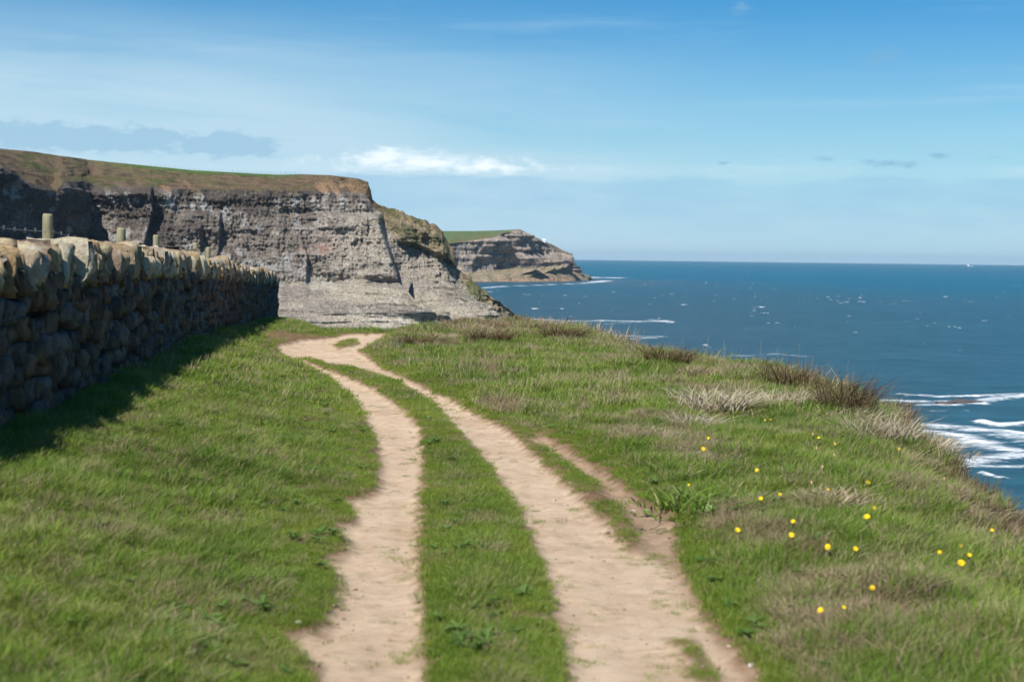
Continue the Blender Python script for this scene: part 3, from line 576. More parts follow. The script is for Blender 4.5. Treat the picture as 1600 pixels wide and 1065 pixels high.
def build_wall():
    root = bpy.data.objects.new('dry_stone_wall', None); COL.objects.link(root)
    root.location = (0, 0, 0); root['category'] = 'wall'; root['label'] = 'long dry stone wall with upright lichen-covered coping stones curving along the grass bank'
    y = np.linspace(3.0, 42.3, 900); x = wall_x(y); ds = np.hypot(np.gradient(x), np.gradient(y)); S = np.concatenate([[0], np.cumsum(ds)[:-1]])
    def along(s): yy = np.interp(s, S, y); return wall_x(yy), yy, wall_b(yy), wall_t(yy)
    def tang(s):
        a = along(s + .3); b = along(s - .3); t = np.array([a[0] - b[0], a[1] - b[1]]); return t / np.linalg.norm(t)
    CP = .30                                                     # coping height
    # dark hearting behind the faces
    ss = np.linspace(0, S[-1], 120); V = []
    for s in ss:
        X, Y, b, t = along(s); tx, ty = tang(s); nx, ny = ty, -tx
        for o, z in ((-.07, b - .3), (-.13, t - CP), (-.42, t - CP), (-.50, b - .3)): V.append((X + nx * o, Y + ny * o, z))
    V = np.array(V).reshape(len(ss), 4, 3); F = gridfaces(len(ss), 4, True)
    link('core', newmesh('core', V.reshape(-1, 3), F[:, ::-1], smooth=False), M['core'], root)
    items = []
    nrow = 7
    for face in (0, 1):
        for r in range(nrow):
            s = -.1 + random.random() * .1
            while s < S[-1] - .02:
                wd = random.choice((.10, .14, .17, .20, .24, .28, .36)) * random.uniform(.9, 1.1) * (1.15 if r < 2 else 1.0)
                c = s + wd / 2; s += wd * .97
                X, Y, b, t = along(min(max(c, 0), S[-1])); H = (t - CP) - b + .06; tx, ty = tang(c)
                wav = .035 * math.sin(c * 2.1 + r * 1.7) + .03 * math.sin(c * 5.3 + r * 4)
                h = H / nrow * random.uniform(.98, 1.32); zc = b - .06 + H * (r + .5) / nrow + wav + random.uniform(-.02, .02)
                if random.random() < .08 and r < nrow - 2: h *= 1.55; zc += .06
                nx, ny = ty, -tx; off = (-.10 if face == 0 else -.42) - (.028 * (r / nrow) * (1 if face == 0 else -1)) + random.uniform(-.025, .03)
                a = math.atan2(ty, tx)
                Mx = Matrix.Translation((X + nx * off, Y + ny * off, zc)) @ Matrix.Rotation(a + random.uniform(-.10, .10), 4, 'Z') @ Matrix.Rotation(random.uniform(-.16, .16), 4, 'Y') @ Matrix.Diagonal((wd * .97, random.uniform(.22, .32), h * .95, 1))
                fx = 800 + FPX * X / Y
                items.append((wd * h / Y ** 2 * (1 if face == 0 else 0) * (1 if fx > -25 else .001), Mx))
            # end cap
    for r in range(nrow):                                        # stones closing the far end
        X, Y, b, t = along(S[-1]); H = (t - CP) - b
        for k in range(2):
            tx, ty = tang(S[-1]); nx, ny = ty, -tx; o = -.14 - .22 * k
            Mx = Matrix.Translation((X + nx * o + tx * .05, Y + ny * o + ty * .05, b + H * (r + .5) / nrow)) @ Matrix.Rotation(math.atan2(ty, tx), 4, 'Z') @ Matrix.Diagonal((.3, .25, H / nrow * 1.15, 1)); items.append((0, Mx))
    items.sort(key=lambda q: -q[0])
    for k, (_, Mx) in enumerate(items[:300]):
        o = link('stone', STONE_ME[k % 12], None, root); o.matrix_world = Mx
    Vs, Fs, n = [], [], 0
    for k, (_, Mx) in enumerate(items[300:]):
        P, F = STONES[k % 12]; A = np.array(Mx); Vs.append(P @ A[:3, :3].T + A[:3, 3]); Fs.append(F + n); n += len(P)
    o = link('stonework', newmesh('stonework', np.concatenate(Vs), np.concatenate(Fs), None, False), M['stone'], root, kind='stuff')
    s = 0.0; k = 0; lean = .1
    while s < S[-1]:
        wd = random.choice((.08, .10, .13, .16, .19, .24)); X, Y, b, t = along(s + wd / 2); tx, ty = tang(s); nx, ny = ty, -tx; a = math.atan2(ty, tx)
        h = CP * random.uniform(.68, 1.2); lean = .6 * lean + random.uniform(-.26, .30)
        Mx = Matrix.Translation((X - nx * .25 + nx * random.uniform(-.04, .04), Y - ny * .25, t - CP + h * .42 - .085)) @ Matrix.Rotation(a + random.uniform(-.18, .18), 4, 'Z') @ Matrix.Rotation(lean + .08, 4, 'Y') @ Matrix.Rotation(random.uniform(-.10, .10), 4, 'X') @ Matrix.Diagonal((wd * 1.02, random.uniform(.46, .62), h * 1.12, 1))
        o = link('coping_stone', COPE_ME[k % 10], None, root); o.matrix_world = Mx
        s += wd * random.choice((.85, .95, 1.05, 1.3)); k += 1
build_wall()

# ================================================================== FENCES
def tube(path, rad, seg=6, cap=True):
    """tapered tube along a list of points -> verts, faces"""
    path = [Vector(p) for p in path]; rad = rad if hasattr(rad, '__len__') else [rad] * len(path); V, F = [], []
    for i, p in enumerate(path):
        d = (path[min(i + 1, len(path) - 1)] - path[max(i - 1, 0)]).normalized(); a = d.orthogonal().normalized(); b = d.cross(a)
        for k in range(seg):
            t = 2 * math.pi * k / seg; V.append(tuple(p + (a * math.cos(t) + b * math.sin(t)) * rad[i]))
    for i in range(len(path) - 1):
        for k in range(seg): F.append((i * seg + k, i * seg + (k + 1) % seg, (i + 1) * seg + (k + 1) % seg, (i + 1) * seg + k))
    if cap: F.append(tuple(range(seg))[::-1]); F.append(tuple((len(path) - 1) * seg + k for k in range(seg)))
    return V, F
class Acc:
    def __init__(s): s.V, s.F = [], []
    def add(s, VF):
        n = len(s.V); s.V += [tuple(v) for v in VF[0]]; s.F += [tuple(i + n for i in f) for f in VF[1]]; return s
    def mesh(s, name, smooth=True):
        me = bpy.data.meshes.new(name); me.from_pydata(s.V, [], s.F); me.update()
        if smooth: me.polygons.foreach_set('use_smooth', np.ones(len(me.polygons), bool))
        return me
def gz(x, y): return float(ground(np.array([float(x)]), np.array([float(y)]))[0][0])
def build_wire_fence():
    root = bpy.data.objects.new('wire_fence', None); COL.objects.link(root); root['category'] = 'fence'; root['label'] = 'round wooden posts with barbed wire standing just behind the stone wall'
    tops = [np.array([-4.28, 6.4, 2.2]), np.array([-4.40, 10.2, 2.18])] + [atd(px, py, D) for px, py, D in ((76, 334, 13.9), (188, 356, 17.2), (245, 367, 22.0), (305, 379, 26.5), (326, 386, 31.0))]
    strands = [[], []]
    for k, p in enumerate(tops):
        g = gz(p[0], p[1]); r = .052 if k != 3 else .056; b = Vector((p[0] - .02, p[1], g - .3)); t = Vector(p) + Vector((.012 if k % 2 else -.008, 0, 0))
        pts = [b.lerp(t, q) for q in (0, .3, .6, .9, .985, 1.0)]
        me = Acc().add(tube(pts, [r * 1.05, r, r * .98, r * .97, r * .94, r * .8], 14)).mesh('fence_post', False)
        for q in me.polygons: q.use_smooth = len(q.vertices) == 4
        link('post', me, M['post'], root)
        for j, dz in enumerate((.17, .5)): strands[j].append(t + Vector((.055, 0, -dz)))
    for st in strands:
        P = []
        for a, b in zip(st[:-1], st[1:]):
            for q in np.linspace(0, 1, 24, endpoint=False):
                p = a.lerp(b, q); p.z -= .05 * math.sin(q * math.pi); P.append(p)
        ac = Acc().add(tube(P, .0022, 5))
        for i in range(2, len(P) - 1, 2):
            for s in (-1, 1): ac.add(tube([P[i] + Vector((0, -.012, -.022 * s)), P[i] + Vector((.006, .012, .024 * s))], .0012, 4))
        link('wire', ac.mesh('barbed_wire'), M['wire'], root)
build_wire_fence()
def build_cliff_fence():
    """tiny posts along the skyline of the big cliff"""
    root = bpy.data.objects.new('field_fence', None); COL.objects.link(root); root['category'] = 'fence'; root['label'] = 'distant thin field fence along the skyline of the big cliff'
    xs = np.arange(236, 470, 7.5); P = [atd(x, float(tab(x, TM['y5'])), float(tab(x, TM['D3']) + tab(x, TM['d5'])) - 1) for x in xs]
    me = Acc().add(tube([(0, 0, -1.5), (0, 0, 2.0)], [.16, .14], 6)).mesh('far_post')
    for k, p in enumerate(P): o = link('post', me, M['post'], root); o.location = p; o.scale = (1, 1, random.uniform(.7, 1.15))
    for dz in (.7, 1.3): link('wire', Acc().add(tube([Vector(p) + Vector((0, 0, dz)) for p in P], .03, 4)).mesh('far_wire'), M['wire'], root)
build_cliff_fence()

# ================================================================== GRASS
def clump_mesh(name, n, rad, h, hw, lean, seg=2, curl=.5, mat=None, wind=(.25, .1)):
    V, F = [], []
    for k in range(n):
        a = random.random() * 6.283; rr = rad * math.sqrt(random.random()); bx, by = rr * math.cos(a), rr * math.sin(a)
        hh = h * random.uniform(.45, 1.0); d = random.random() * 6.283; ln = random.gauss(0, lean)
        lx = math.cos(d) * ln + wind[0] * random.random() + math.cos(a) * .25; ly = math.sin(d) * ln + wind[1] * random.random() + math.sin(a) * .25
        t = random.random() * 6.283; wx, wy = math.cos(t) * hw * random.uniform(.7, 1.2), math.sin(t) * hw; i0 = len(V)
        for s in range(seg + 1):
            f = s / seg; q = f ** (1 + curl); zz = hh * f * (1 - .28 * min(1, (lx * lx + ly * ly)) * f); px, py = bx + lx * hh * q, by + ly * hh * q
            if s == seg: V.append((px, py, zz))
            else:
                tp = 1 - .45 * f; V.append((px - wx * tp, py - wy * tp, zz)); V.append((px + wx * tp, py + wy * tp, zz))
        for s in range(seg):
            b = i0 + 2 * s
            if s == seg - 1: F.append((b, b + 1, b + 2))
            else: F.append((b, b + 1, b + 3, b + 2))
    me = bpy.data.meshes.new(name); me.from_pydata(V, [], F); me.update(); me.polygons.foreach_set('use_smooth', np.ones(len(me.polygons), bool))
    if mat: me.materials.append(mat)
    return me
def scatter(name, X, Y, Z, scl, idx, variants, rot=None, label=None):
    """one stuff object: copies of clump meshes on points"""
    src = bpy.data.collections.new(name + '_clumps')                      # not linked to the scene: sources only
    for k, me in enumerate(variants): src.objects.link(bpy.data.objects.new('%s_clump_%02d' % (name, k), me))
    me = bpy.data.meshes.new(name); n = len(X); me.vertices.add(n); me.vertices.foreach_set('co', np.stack([X, Y, Z], -1).astype(np.float32).ravel())
    a = me.attributes.new('scl', 'FLOAT_VECTOR', 'POINT'); a.data.foreach_set('vector', np.asarray(scl, np.float32).ravel())
    r = np.zeros((n, 3), np.float32); r[:, 2] = rng.uniform(-1.1, 1.1, n) if rot is None else rot; r[:, 0] = rng.normal(0, .08, n); r[:, 1] = rng.normal(0, .08, n)
    a = me.attributes.new('rot', 'FLOAT_VECTOR', 'POINT'); a.data.foreach_set('vector', r.ravel())
    a = me.attributes.new('idx', 'INT', 'POINT'); a.data.foreach_set('value', np.asarray(idx, np.int32))
    o = link(name, me, None, kind='stuff', label=label or name)
    g = bpy.data.node_groups.new(name + '_nodes', 'GeometryNodeTree'); g.interface.new_socket('Geometry', in_out='INPUT', socket_type='NodeSocketGeometry'); g.interface.new_socket('Geometry', in_out='OUTPUT', socket_type='NodeSocketGeometry')
    gi = g.nodes.new('NodeGroupInput'); go = g.nodes.new('NodeGroupOutput'); ip = g.nodes.new('GeometryNodeInstanceOnPoints'); ci = g.nodes.new('GeometryNodeCollectionInfo')
    ci.inputs['Collection'].default_value = src; ci.inputs['Separate Children'].default_value = True; ci.inputs['Reset Children'].default_value = True
    L = g.links.new; L(gi.outputs[0], ip.inputs['Points']); L(ci.outputs[0], ip.inputs['Instance']); ip.inputs['Pick Instance'].default_value = True
    for nm, ty, sk in (('scl', 'FLOAT_VECTOR', 'Scale'), ('rot', 'FLOAT_VECTOR', 'Rotation'), ('idx', 'INT', 'Instance Index')):
        na = g.nodes.new('GeometryNodeInputNamedAttribute'); na.data_type = ty; na.inputs['Name'].default_value = nm; L(na.outputs[0], ip.inputs[sk])
    L(ip.outputs[0], go.inputs[0]); md = o.modifiers.new('clumps', 'NODES'); md.node_group = g; return o
turf_v = [clump_mesh('turf', 70, .11, .050, .0019, .75, 2, .6, M['turf']) for _ in range(5)]
turf_f = [clump_mesh('turf_far', 60, .17, .062, .0040, .7, 2, .5, M['turf']) for _ in range(4)]
long_v = [clump_mesh('long', 70, .10, .10, .0019, .65, 3, .8, M['long'], (.5, .2)) for _ in range(4)]
long_f = [clump_mesh('long_far', 60, .15, .12, .0038, .6, 2, .8, M['long'], (.45, .2)) for _ in range(3)]
straw_v = [clump_mesh('straw', 46, .12, .09, .0017, .9, 3, 1.0, M['straw'], (.5, .2)) for _ in range(4)]
straw_f = [clump_mesh('straw_far', 44, .16, .12, .0034, .8, 2, .8, M['straw'], (.4, .2)) for _ in range(3)]
brown_v = [clump_mesh('brown', 56, .13, .12, .0030, .6, 2, .5, M['brown'], (.2, .1)) for _ in range(3)]
def build_grass():
    n = 300000; Yr = 4.2 * (46 / 4.2) ** rng.random(n)
    # thin with distance so that near turf is close, far turf uses larger clumps
    X = rng.uniform(-1, 1, n) * (.40 * Yr + 1.0) - .04 * Yr; Y = Yr
    dens = .62 * np.where(Y < 14, 1.0, np.where(Y < 24, .8, .6)); k = rng.random(n) < dens; X, Y = X[k], Y[k]
    Z, ps, s = ground(X, Y)
    xw = wall_x(Y); keep = (X > xw - .05) | (Y > 42.2); keep &= (X > xw - 2); keep &= s > -.9
    pth = ps + .05 * fbm(v3(X * 9, Y * 8, 3), 3); edge = sstep(.02, -.12, pth)
    stray = (pth > 0) & (pth < .36) & (rng.random(len(X)) < .16 * sstep(.36, 0., pth)) & (fbm(v3(X * 2, Y * 2.5, 77), 3) > .05)
    bare = np.zeros(len(X))
    for (px, py, r) in [(485, 610, .35), (690, 505, .25), (945, 740, .3), (1010, 760, .18), (800, 905, .12), (1575, 830, .85), (1520, 790, .4), (1545, 805, .5), (445, 520, .7), (500, 516, .4)]:
        p = at(px, py, .15); bare = np.maximum(bare, sstep(1.2, .5, np.hypot(X - p[0], (Y - p[1]) * .5) / r + .5 * fbm(v3(X * 4, Y * 4, 1), 3)))
    keep &= ((rng.random(len(X)) < edge * (1 - .85 * bare)) | stray)
    X, Y, Z, ps, s = X[keep], Y[keep], Z[keep], ps[keep], s[keep]; n = len(X)
    far = Y > 15; off = -ps                                          # distance from the bare track
    xr = path_right(Y); right = X > xr
    lush = fbm(v3(X * 1.3, Y * 1.0, 51), 4); dryn = fbm(v3(X * 1.0, Y * .8, 61), 4)
    brim = sstep(1.5, .2, s) * right; hum = np.exp(-(((X - .1) / 2.6) ** 2 + ((Y - 33.5) / 2.6) ** 2))
    rr = rng.random(n)
    p_long = np.clip(.10 + .30 * sstep(-.1, .4, lush) + .35 * brim, 0, .8) * sstep(.12, .5, off)
    p_straw = np.clip(.07 + .55 * sstep(.12, .42, dryn) * (.18 + .82 * right) + .25 * brim + .5 * hum, 0, .75) * sstep(.05, .4, off)
    p_brown = np.clip(.40 * sstep(.45, -.1, s) + .22 * hum, 0, .5)
    kind = np.where(rr < p_brown, 3, np.where(rr < p_brown + p_straw, 2, np.where(rr < p_brown + p_straw + p_long, 1, 0)))
    lump = fbm(v3(X * 3.4, Y * 2.8, 91), 3); base = .66 + .36 * sstep(.05, .8, off) + .22 * np.clip(lush, -.5, .8) + .55 * np.clip(lump, -.35, .9) * sstep(.1, .5, off); base = base * rng.uniform(.7, 1.25, n)
    base = base * (1 + .5 * hum * sstep(-.1, .4, lump)) * (1 + .75 * sstep(1.0, .1, s) * right * sstep(-.05, .45, fbm(v3(X * 2.2, Y * 1.6, 95), 3)) * sstep(9, 15, Y)); base = base * np.where(X < path_left(Y) - .15, .85, 1.0) * (1 + .25 * brim)
    base = np.where(ps > -.05, base * .6, base)
    sets = [('turf_grass', 0, turf_v, turf_f, 'short green turf over the banks and the strip between the wheel tracks'), ('long_grass', 1, long_v, long_f, 'longer tufted green grass among the turf'), ('dry_grass', 2, straw_v, straw_f, 'pale dry straw grass mostly along the cliff edge'), ('heath', 3, brown_v, brown_v, 'brown heathy growth along the cliff brink')]
    for nm, kd, near, fr, lab in sets:
        q = kind == kd; v = near + (fr if fr is not near else []); idx = np.where(far[q] & (fr is not near), len(near) + rng.integers(0, len(fr), q.sum()), rng.integers(0, len(near), q.sum()))
        b = base[q]; sc = np.stack([b, b, b * rng.uniform(.8, 1.15, q.sum())], -1)
        scatter(nm, X[q], Y[q], Z[q] - .006, sc, idx, v, label=lab)
    print('grass clumps', [(q[0], int((kind == q[1]).sum())) for q in sets])
build_grass()

def weed_mesh():
    ac = Acc()
    for k in range(random.randint(6, 10)):
        a = random.random() * 6.283; L = random.uniform(.035, .075); c, d = math.cos(a), math.sin(a); wd = L * .17; lift = random.uniform(.1, .45); V = []
        for f, q in ((.05, .35), (.4, .8), (.75, 1.0), (1.0, .1)):
            x, z = L * f, L * lift * math.sin(f * 2.2); V += [(c * x - d * wd * q, d * x + c * wd * q, z + .004), (c * x, d * x, z), (c * x + d * wd * q, d * x - c * wd * q, z + .004)]
        ac.add((V, [(3 * i + j, 3 * i + j + 1, 3 * i + j + 4, 3 * i + j + 3) for i in range(3) for j in (0, 1)]))
    me = ac.mesh('weed_rosette'); me.materials.append(M['weed']); return me
def build_weeds():
    n = 26000; Y = 4.4 * (24 / 4.4) ** rng.random(n); X = rng.uniform(-.40, .42, n) * Y; Z, ps, s_ = ground(X, Y); cl = fbm(v3(X * 1.8, Y * 1.5, 131), 3)
    k = (ps < -.06) & (s_ > .1) & (X > wall_x(Y) + .05) & (rng.random(n) < .015 + .09 * sstep(.15, .5, cl)); X, Y, Z = X[k], Y[k], Z[k]
    b = rng.uniform(.6, 1.25, len(X)); scatter('weeds', X, Y, Z + .022, np.stack([b, b, b], -1), rng.integers(0, 5, len(X)), [weed_mesh() for _ in range(5)], rot=rng.uniform(0, 6.28, len(X)), label='low broad-leaved weeds growing in the turf')
build_weeds()

# ================================================================== PLANTS OF THE BRINK
def foot(px, py, lift=0.0):
    """ground point seen at a pixel (lift: the pixel shows something this high above the ground)"""
    z = 0.0
    for _ in range(6): p = at(px, py, z + lift); z = gz(p[0], p[1])
    return Vector((p[0], p[1], z))
tus_me = {}
for kd, mt, nn, ht, hw_, ln, cu in (('brown', 'brown', 460, .42, .0030, .62, 1.1), ('straw', 'bleached', 340, .32, .0034, .8, 1.5), ('green', 'long', 300, .22, .0036, .5, .8), ('gold', 'straw', 320, .26, .0036, .5, .8)):
    tus_me[kd] = [(clump_mesh(kd + '_blades', nn, .18, ht, hw_, ln, 3, cu, M[mt], (.25, .1)), clump_mesh(kd + '_thatch', 260, .30, ht * .40, hw_, .9, 2, .6, M[{'brown': 'long', 'straw': 'straw', 'gold': 'brown', 'green': 'turf'}[kd]], (.3, .1))) for _ in range(2)]
TUS = [  # pixel of the foot, height as a share of the kind's own, width, kind, label
    (1228, 612, 1.0, 1.3, 'brown', 'dark brown grass tussock on the brink above the pale straw patch'), (1322, 648, 1.15, 1.2, 'brown', 'tallest spiky brown tussock standing against the white surf'),
    (1366, 652, .85, 1.3, 'brown', 'bushy brown tussock just right of the tallest spiky one'), (1402, 664, .6, 1.0, 'brown', 'small brown tussock where the brink begins to fall to the sea'),
    (1376, 694, 1.0, 1.3, 'straw', 'large pale straw tussock with curling blades on the brink'), (1432, 706, .6, 1.4, 'straw', 'low sprawling bleached straw tussock nearest the sea edge'),
    (1330, 664, .6, 1.3, 'straw', 'short straw tussock in front of the spiky brown one'), (1118, 640, .8, 1.6, 'straw', 'wide pale straw patch in the middle of the right-hand verge'),
    (1085, 660, .6, 1.0, 'straw', 'small bleached tuft beside the wide straw patch'), (1222, 640, .8, 1.3, 'straw', 'pale straw tussock below the dark brown one on the brink'),
    (1155, 602, .7, 1.3, 'gold', 'golden tussock on the brink left of the dark brown one'), (1040, 578, .8, 1.4, 'brown', 'brown tussock on the brink just right of the bare shrub'),
    (1085, 585, .7, 1.2, 'gold', 'golden tussock between two brown ones on the brink'), (945, 545, .8, 1.5, 'gold', 'golden-brown tussock at the corner of the grassy hummock'),
    (880, 530, .7, 1.6, 'brown', 'heathery brown tussock on the crest of the hummock'), (805, 522, .8, 1.6, 'gold', 'golden tussock on the crest of the hummock below the cliff foot'),
    (735, 516, .8, 1.8, 'gold', 'golden tussock on top of the hummock near its middle'), (765, 532, .6, 1.5, 'brown', 'brown tussock on the near face of the hummock'),
    (690, 530, .7, 1.7, 'gold', 'dry tussock on the hummock beside the grey twiggy bush'), (655, 541, .6, 1.6, 'brown', 'dark heathery tussock at the path end of the hummock'),
    (748, 553, .7, 1.6, 'green', 'dark green rounded tuft on the slope below the hummock'), (905, 575, .6, 1.6, 'green', 'green tuft on the verge below the golden hummock corner'),
    (998, 676, .6, 1.0, 'green', 'small dark green tuft alone on the middle of the verge'), (1076, 742, .5, 1.2, 'green', 'dark green tuft by the bare soil beside the right-hand track'),
    (1120, 790, .5, 1.6, 'green', 'broad dark green tuft beside the round pale leaves'), (1090, 620, .6, 1.4, 'green', 'green tuft just above the wide straw patch'),
    (1260, 862, .28, .45, 'brown', 'small brown withered tuft low on the near verge'), (1530, 770, .7, 1.1, 'brown', 'ragged brown tussock overhanging the bare earth at the edge'),
    (1480, 752, .6, 1.0, 'brown', 'brown tuft among nodding buds close to the edge'), (1295, 790, .5, .9, 'gold', 'thin dry tuft behind the single large yellow flower')]
for k, (px, py, hs_, ws_, kd, lab) in enumerate(TUS):
    p = foot(px, py); root = bpy.data.objects.new('grass_tussock', None); COL.objects.link(root); root.location = p - Vector((0, 0, .02)); root.rotation_euler.z = random.uniform(-1, 1)
    root['label'] = lab; root['category'] = 'grass tussock'; root['group'] = 'tussocks along the cliff-edge verge'
    a, b = tus_me[kd][k % 2]
    for nm, me in (('blades', a), ('thatch', b)):
        o = link(nm, me, None, root, kind='stuff'); o.scale = (ws_ * 1.4, ws_ * 1.4, hs_ * 1.2)
def head_mesh():
    pet = Acc()
    for ring, (n, r0, r1, up) in enumerate(((26, .006, .021, .002), (22, .005, .016, .005))):
        for k in range(n):
            a = 2 * math.pi * (k + .5 * ring) / n + random.uniform(-.06, .06); c, s_ = math.cos(a), math.sin(a); r = r1 * random.uniform(.9, 1.05); h = .0019
            pet.add(([(c * r0 - s_ * h * .6, s_ * r0 + c * h * .6, up), (c * r0 + s_ * h * .6, s_ * r0 - c * h * .6, up), (c * r + s_ * h, s_ * r - c * h, up + .003 * random.uniform(-1, 1)), (c * r * 1.04, s_ * r * 1.04, up), (c * r - s_ * h, s_ * r + c * h, up + .002)], [(0, 1, 2, 3, 4)]))
    disc = Acc(); rings = ((.0, .0065), (.004, .0055), (.0065, .003)); V = []
    for r, z in rings[1:]: V += [(r * math.cos(k * .6283), r * math.sin(k * .6283), z) for k in range(10)]
    V.append((0, 0, .007)); F = [(k, (k + 1) % 10, 10 + (k + 1) % 10, 10 + k)[::-1] for k in range(10)] + [(20, k, (k + 1) % 10) for k in range(10)]
    disc.add((V, F)); cup = Acc().add(tube([(0, 0, -.014), (0, 0, -.008), (0, 0, .002)], [.003, .0075, .0085], 9)); return pet.mesh('ray_petals', False), disc.mesh('disc'), cup.mesh('flower_cup')
PET, DISC, CUP = head_mesh()
FL = [(1354, 806, 1.25, 'lower of the two large yellow flowers beside white dead leaves'), (1366, 796, 1.25, 'upper of the two large yellow flowers beside white dead leaves'), (1356, 755, 1.25, 'single large yellow flower above the close pair'),
      (1188, 779, 1.15, 'yellow flower right of the round pale leaves'), (1182, 725, 1.1, 'yellow flower alone below the wide straw patch'), (1098, 701, 1.1, 'yellow flower farthest to the path side of the verge slope'),
      (1107, 686, .8, 'small yellow flower just above the one on the path side'), (1278, 682, .9, 'small yellow flower below the short straw tussock'), (1302, 703, .9, 'yellow flower with a nodding bud beneath it'),
      (1435, 721, 1.0, 'upper of two yellow flowers one above the other near the edge'), (1436, 734, 1.0, 'lower of two yellow flowers one above the other near the edge'), (1406, 713, .9, 'yellow flower under the low sprawling bleached tussock'),
      (1149, 829, 1.0, 'orange-yellow flower below the round pale leaves'), (1239, 816, .9, 'yellow flower in the middle of the near verge, upper one'), (1237, 837, .95, 'yellow flower in the middle of the near verge, lower one'),
      (1292, 854, 1.0, 'yellow flower beside withered stalks low on the verge'), (1339, 857, .85, 'small yellow flower among dry curls right of the withered stalks'), (1502, 880, 1.3, 'large yellow flower nearest the lower right-hand corner'),
      (1512, 868, .9, 'small yellow flower touching the large one near the corner'), (1502, 854, .85, 'yellow half-open flower topmost of the corner three'), (1549, 827, .8, 'yellow flower by the bare earth of the edge'),
      (1468, 864, .85, 'orange-yellow flower left of the corner three'), (1361, 920, 1.05, 'yellow flower over dry litter, upper of the lowest two'), (1285, 954, 1.05, 'lowest yellow flower, beside grey litter'),
      (1077, 759, .7, 'small orange-yellow flower beside the bare soil by the track'), (1220, 773, .75, 'small yellow flower right of a bright one on the mid verge'), (1296, 766, .7, 'tiny yellow flower left of the single large one'),
      (1483, 760, .8, 'yellow flower among nodding buds close to the edge'), (1319, 950, .65, 'faded flower right of the lowest yellow one'), (1194, 657, .7, 'tiny yellow flower at the foot of the straw patch'), (1206, 656, .6, 'tiny pale yellow flower highest on the verge')]
def stalk(root, p, top, r=.0022, mat='stem'):
    h = top - p; me = Acc().add(tube([(0, 0, -.01), tuple(h * .5 + Vector((.006, .004, 0))), tuple(h)], [r * 1.2, r, r], 6)).mesh('scaly_stem'); return link('stem', me, M[mat], root)
for px, py, sc, lab in FL:
    p = foot(px, py, .085); root = bpy.data.objects.new('coltsfoot_flower', None); COL.objects.link(root); root.location = p
    root['label'] = lab; root['category'] = 'flower'; root['group'] = 'yellow flowers on the cliff-edge verge'
    sc *= random.uniform(.62, .85); top = p + Vector((random.uniform(-.01, .01), random.uniform(-.01, .01), .085)); stalk(root, p, top)
    rot = Euler((R(random.uniform(25, 60)), R(random.uniform(-25, 5)), random.uniform(0, 6))).to_quaternion(); rot = Euler((R(random.uniform(30, 65)), 0, R(random.uniform(-60, 20)))).to_quaternion()
    for nm, me, mt in (('petals', PET, 'yellow'), ('disc', DISC, 'yolk'), ('cup', CUP, 'stem')):
        o = link(nm, me, M[mt], root); o.location = top - p + rot @ Vector((0, 0, .010)); o.rotation_mode = 'QUATERNION'; o.rotation_quaternion = rot; o.scale = (sc, sc, sc)
bud_me = Acc().add(tube([(0, 0, 0), (0, 0, -.006), (0, 0, -.016), (0, 0, -.026), (0, 0, -.030)], [.003, .007, .008, .006, .003], 9)).mesh('bud')
M['bud'] = mat_plain('pale_orange_bud', (.55, .36, .19), 0.7, 0.25, 70)
BUD = [(1267, 674, 'nodding pale orange bud above a small yellow flower'), (1253, 684, 'nodding pale bud left of the small yellow flower below the straw tussock'), (1273, 690, 'nodding pale bud directly under a small yellow flower'), (1281, 736, 'lone nodding bud midway between two yellow flowers'), (1300, 711, 'nodding bud directly beneath a yellow flower'),
       (1460, 752, 'first of the nodding buds clustered by the edge'), (1472, 747, 'topmost of the nodding buds clustered by the edge'), (1476, 756, 'lower of the nodding buds clustered by the edge'), (1264, 760, 'nodding pale bud above the upper mid-verge flower')]
for px, py, lab in BUD:
    p = foot(px, py, .10); root = bpy.data.objects.new('coltsfoot_bud', None); COL.objects.link(root); root.location = p; root['label'] = lab; root['category'] = 'flower bud'; root['group'] = 'nodding buds on the verge'
    me = Acc().add(tube([(0, 0, -.01), (.003, 0, .07), (.006, 0, .115), (.012, 0, .122), (.018, 0, .112)], .0022, 6)).mesh('bud_stem'); link('stem', me, M['stem'], root)
    o = link('bud', bud_me, M['bud'], root); o.location = (.018, 0, .113)
def leaf_mesh():
    n = 22; V = [(0, .004, .0)]; F = []
    for k in range(n):
        a = 2 * math.pi * k / n; r = .045 * (1 + .10 * (1 if k % 2 else -1) * .6) * (.55 if k in (0,) else 1); V.append((r * math.sin(a), -r * math.cos(a) + .012, .010 + .006 * math.sin(3 * a)))
    F = [(0, 1 + k, 1 + (k + 1) % n) for k in range(n)]; return Acc().add((V, F)).mesh('leaf_blade')
LEAF = leaf_mesh()
for px, py, sc, lab in ((1108, 797, 1.0, 'round pale green leaf at the edge of the bare soil'), (1177, 802, .9, 'round pale green leaf beside a bright yellow flower'), (1011, 803, .6, 'small bright green leaf on the bare soil by the track')):
    p = foot(px, py, .03); root = bpy.data.objects.new('coltsfoot_leaf', None); COL.objects.link(root); root.location = p; root['label'] = lab; root['category'] = 'leaf'; root['group'] = 'round leaves on the verge'
    stalk(root, p, p + Vector((0, 0, .035)), .003, 'leaf'); o = link('leaf_blade', LEAF, M['leaf'], root); o.location = (0, 0, .034); o.scale = (sc,) * 3; o.rotation_euler = (R(14), R(-8), R(20))
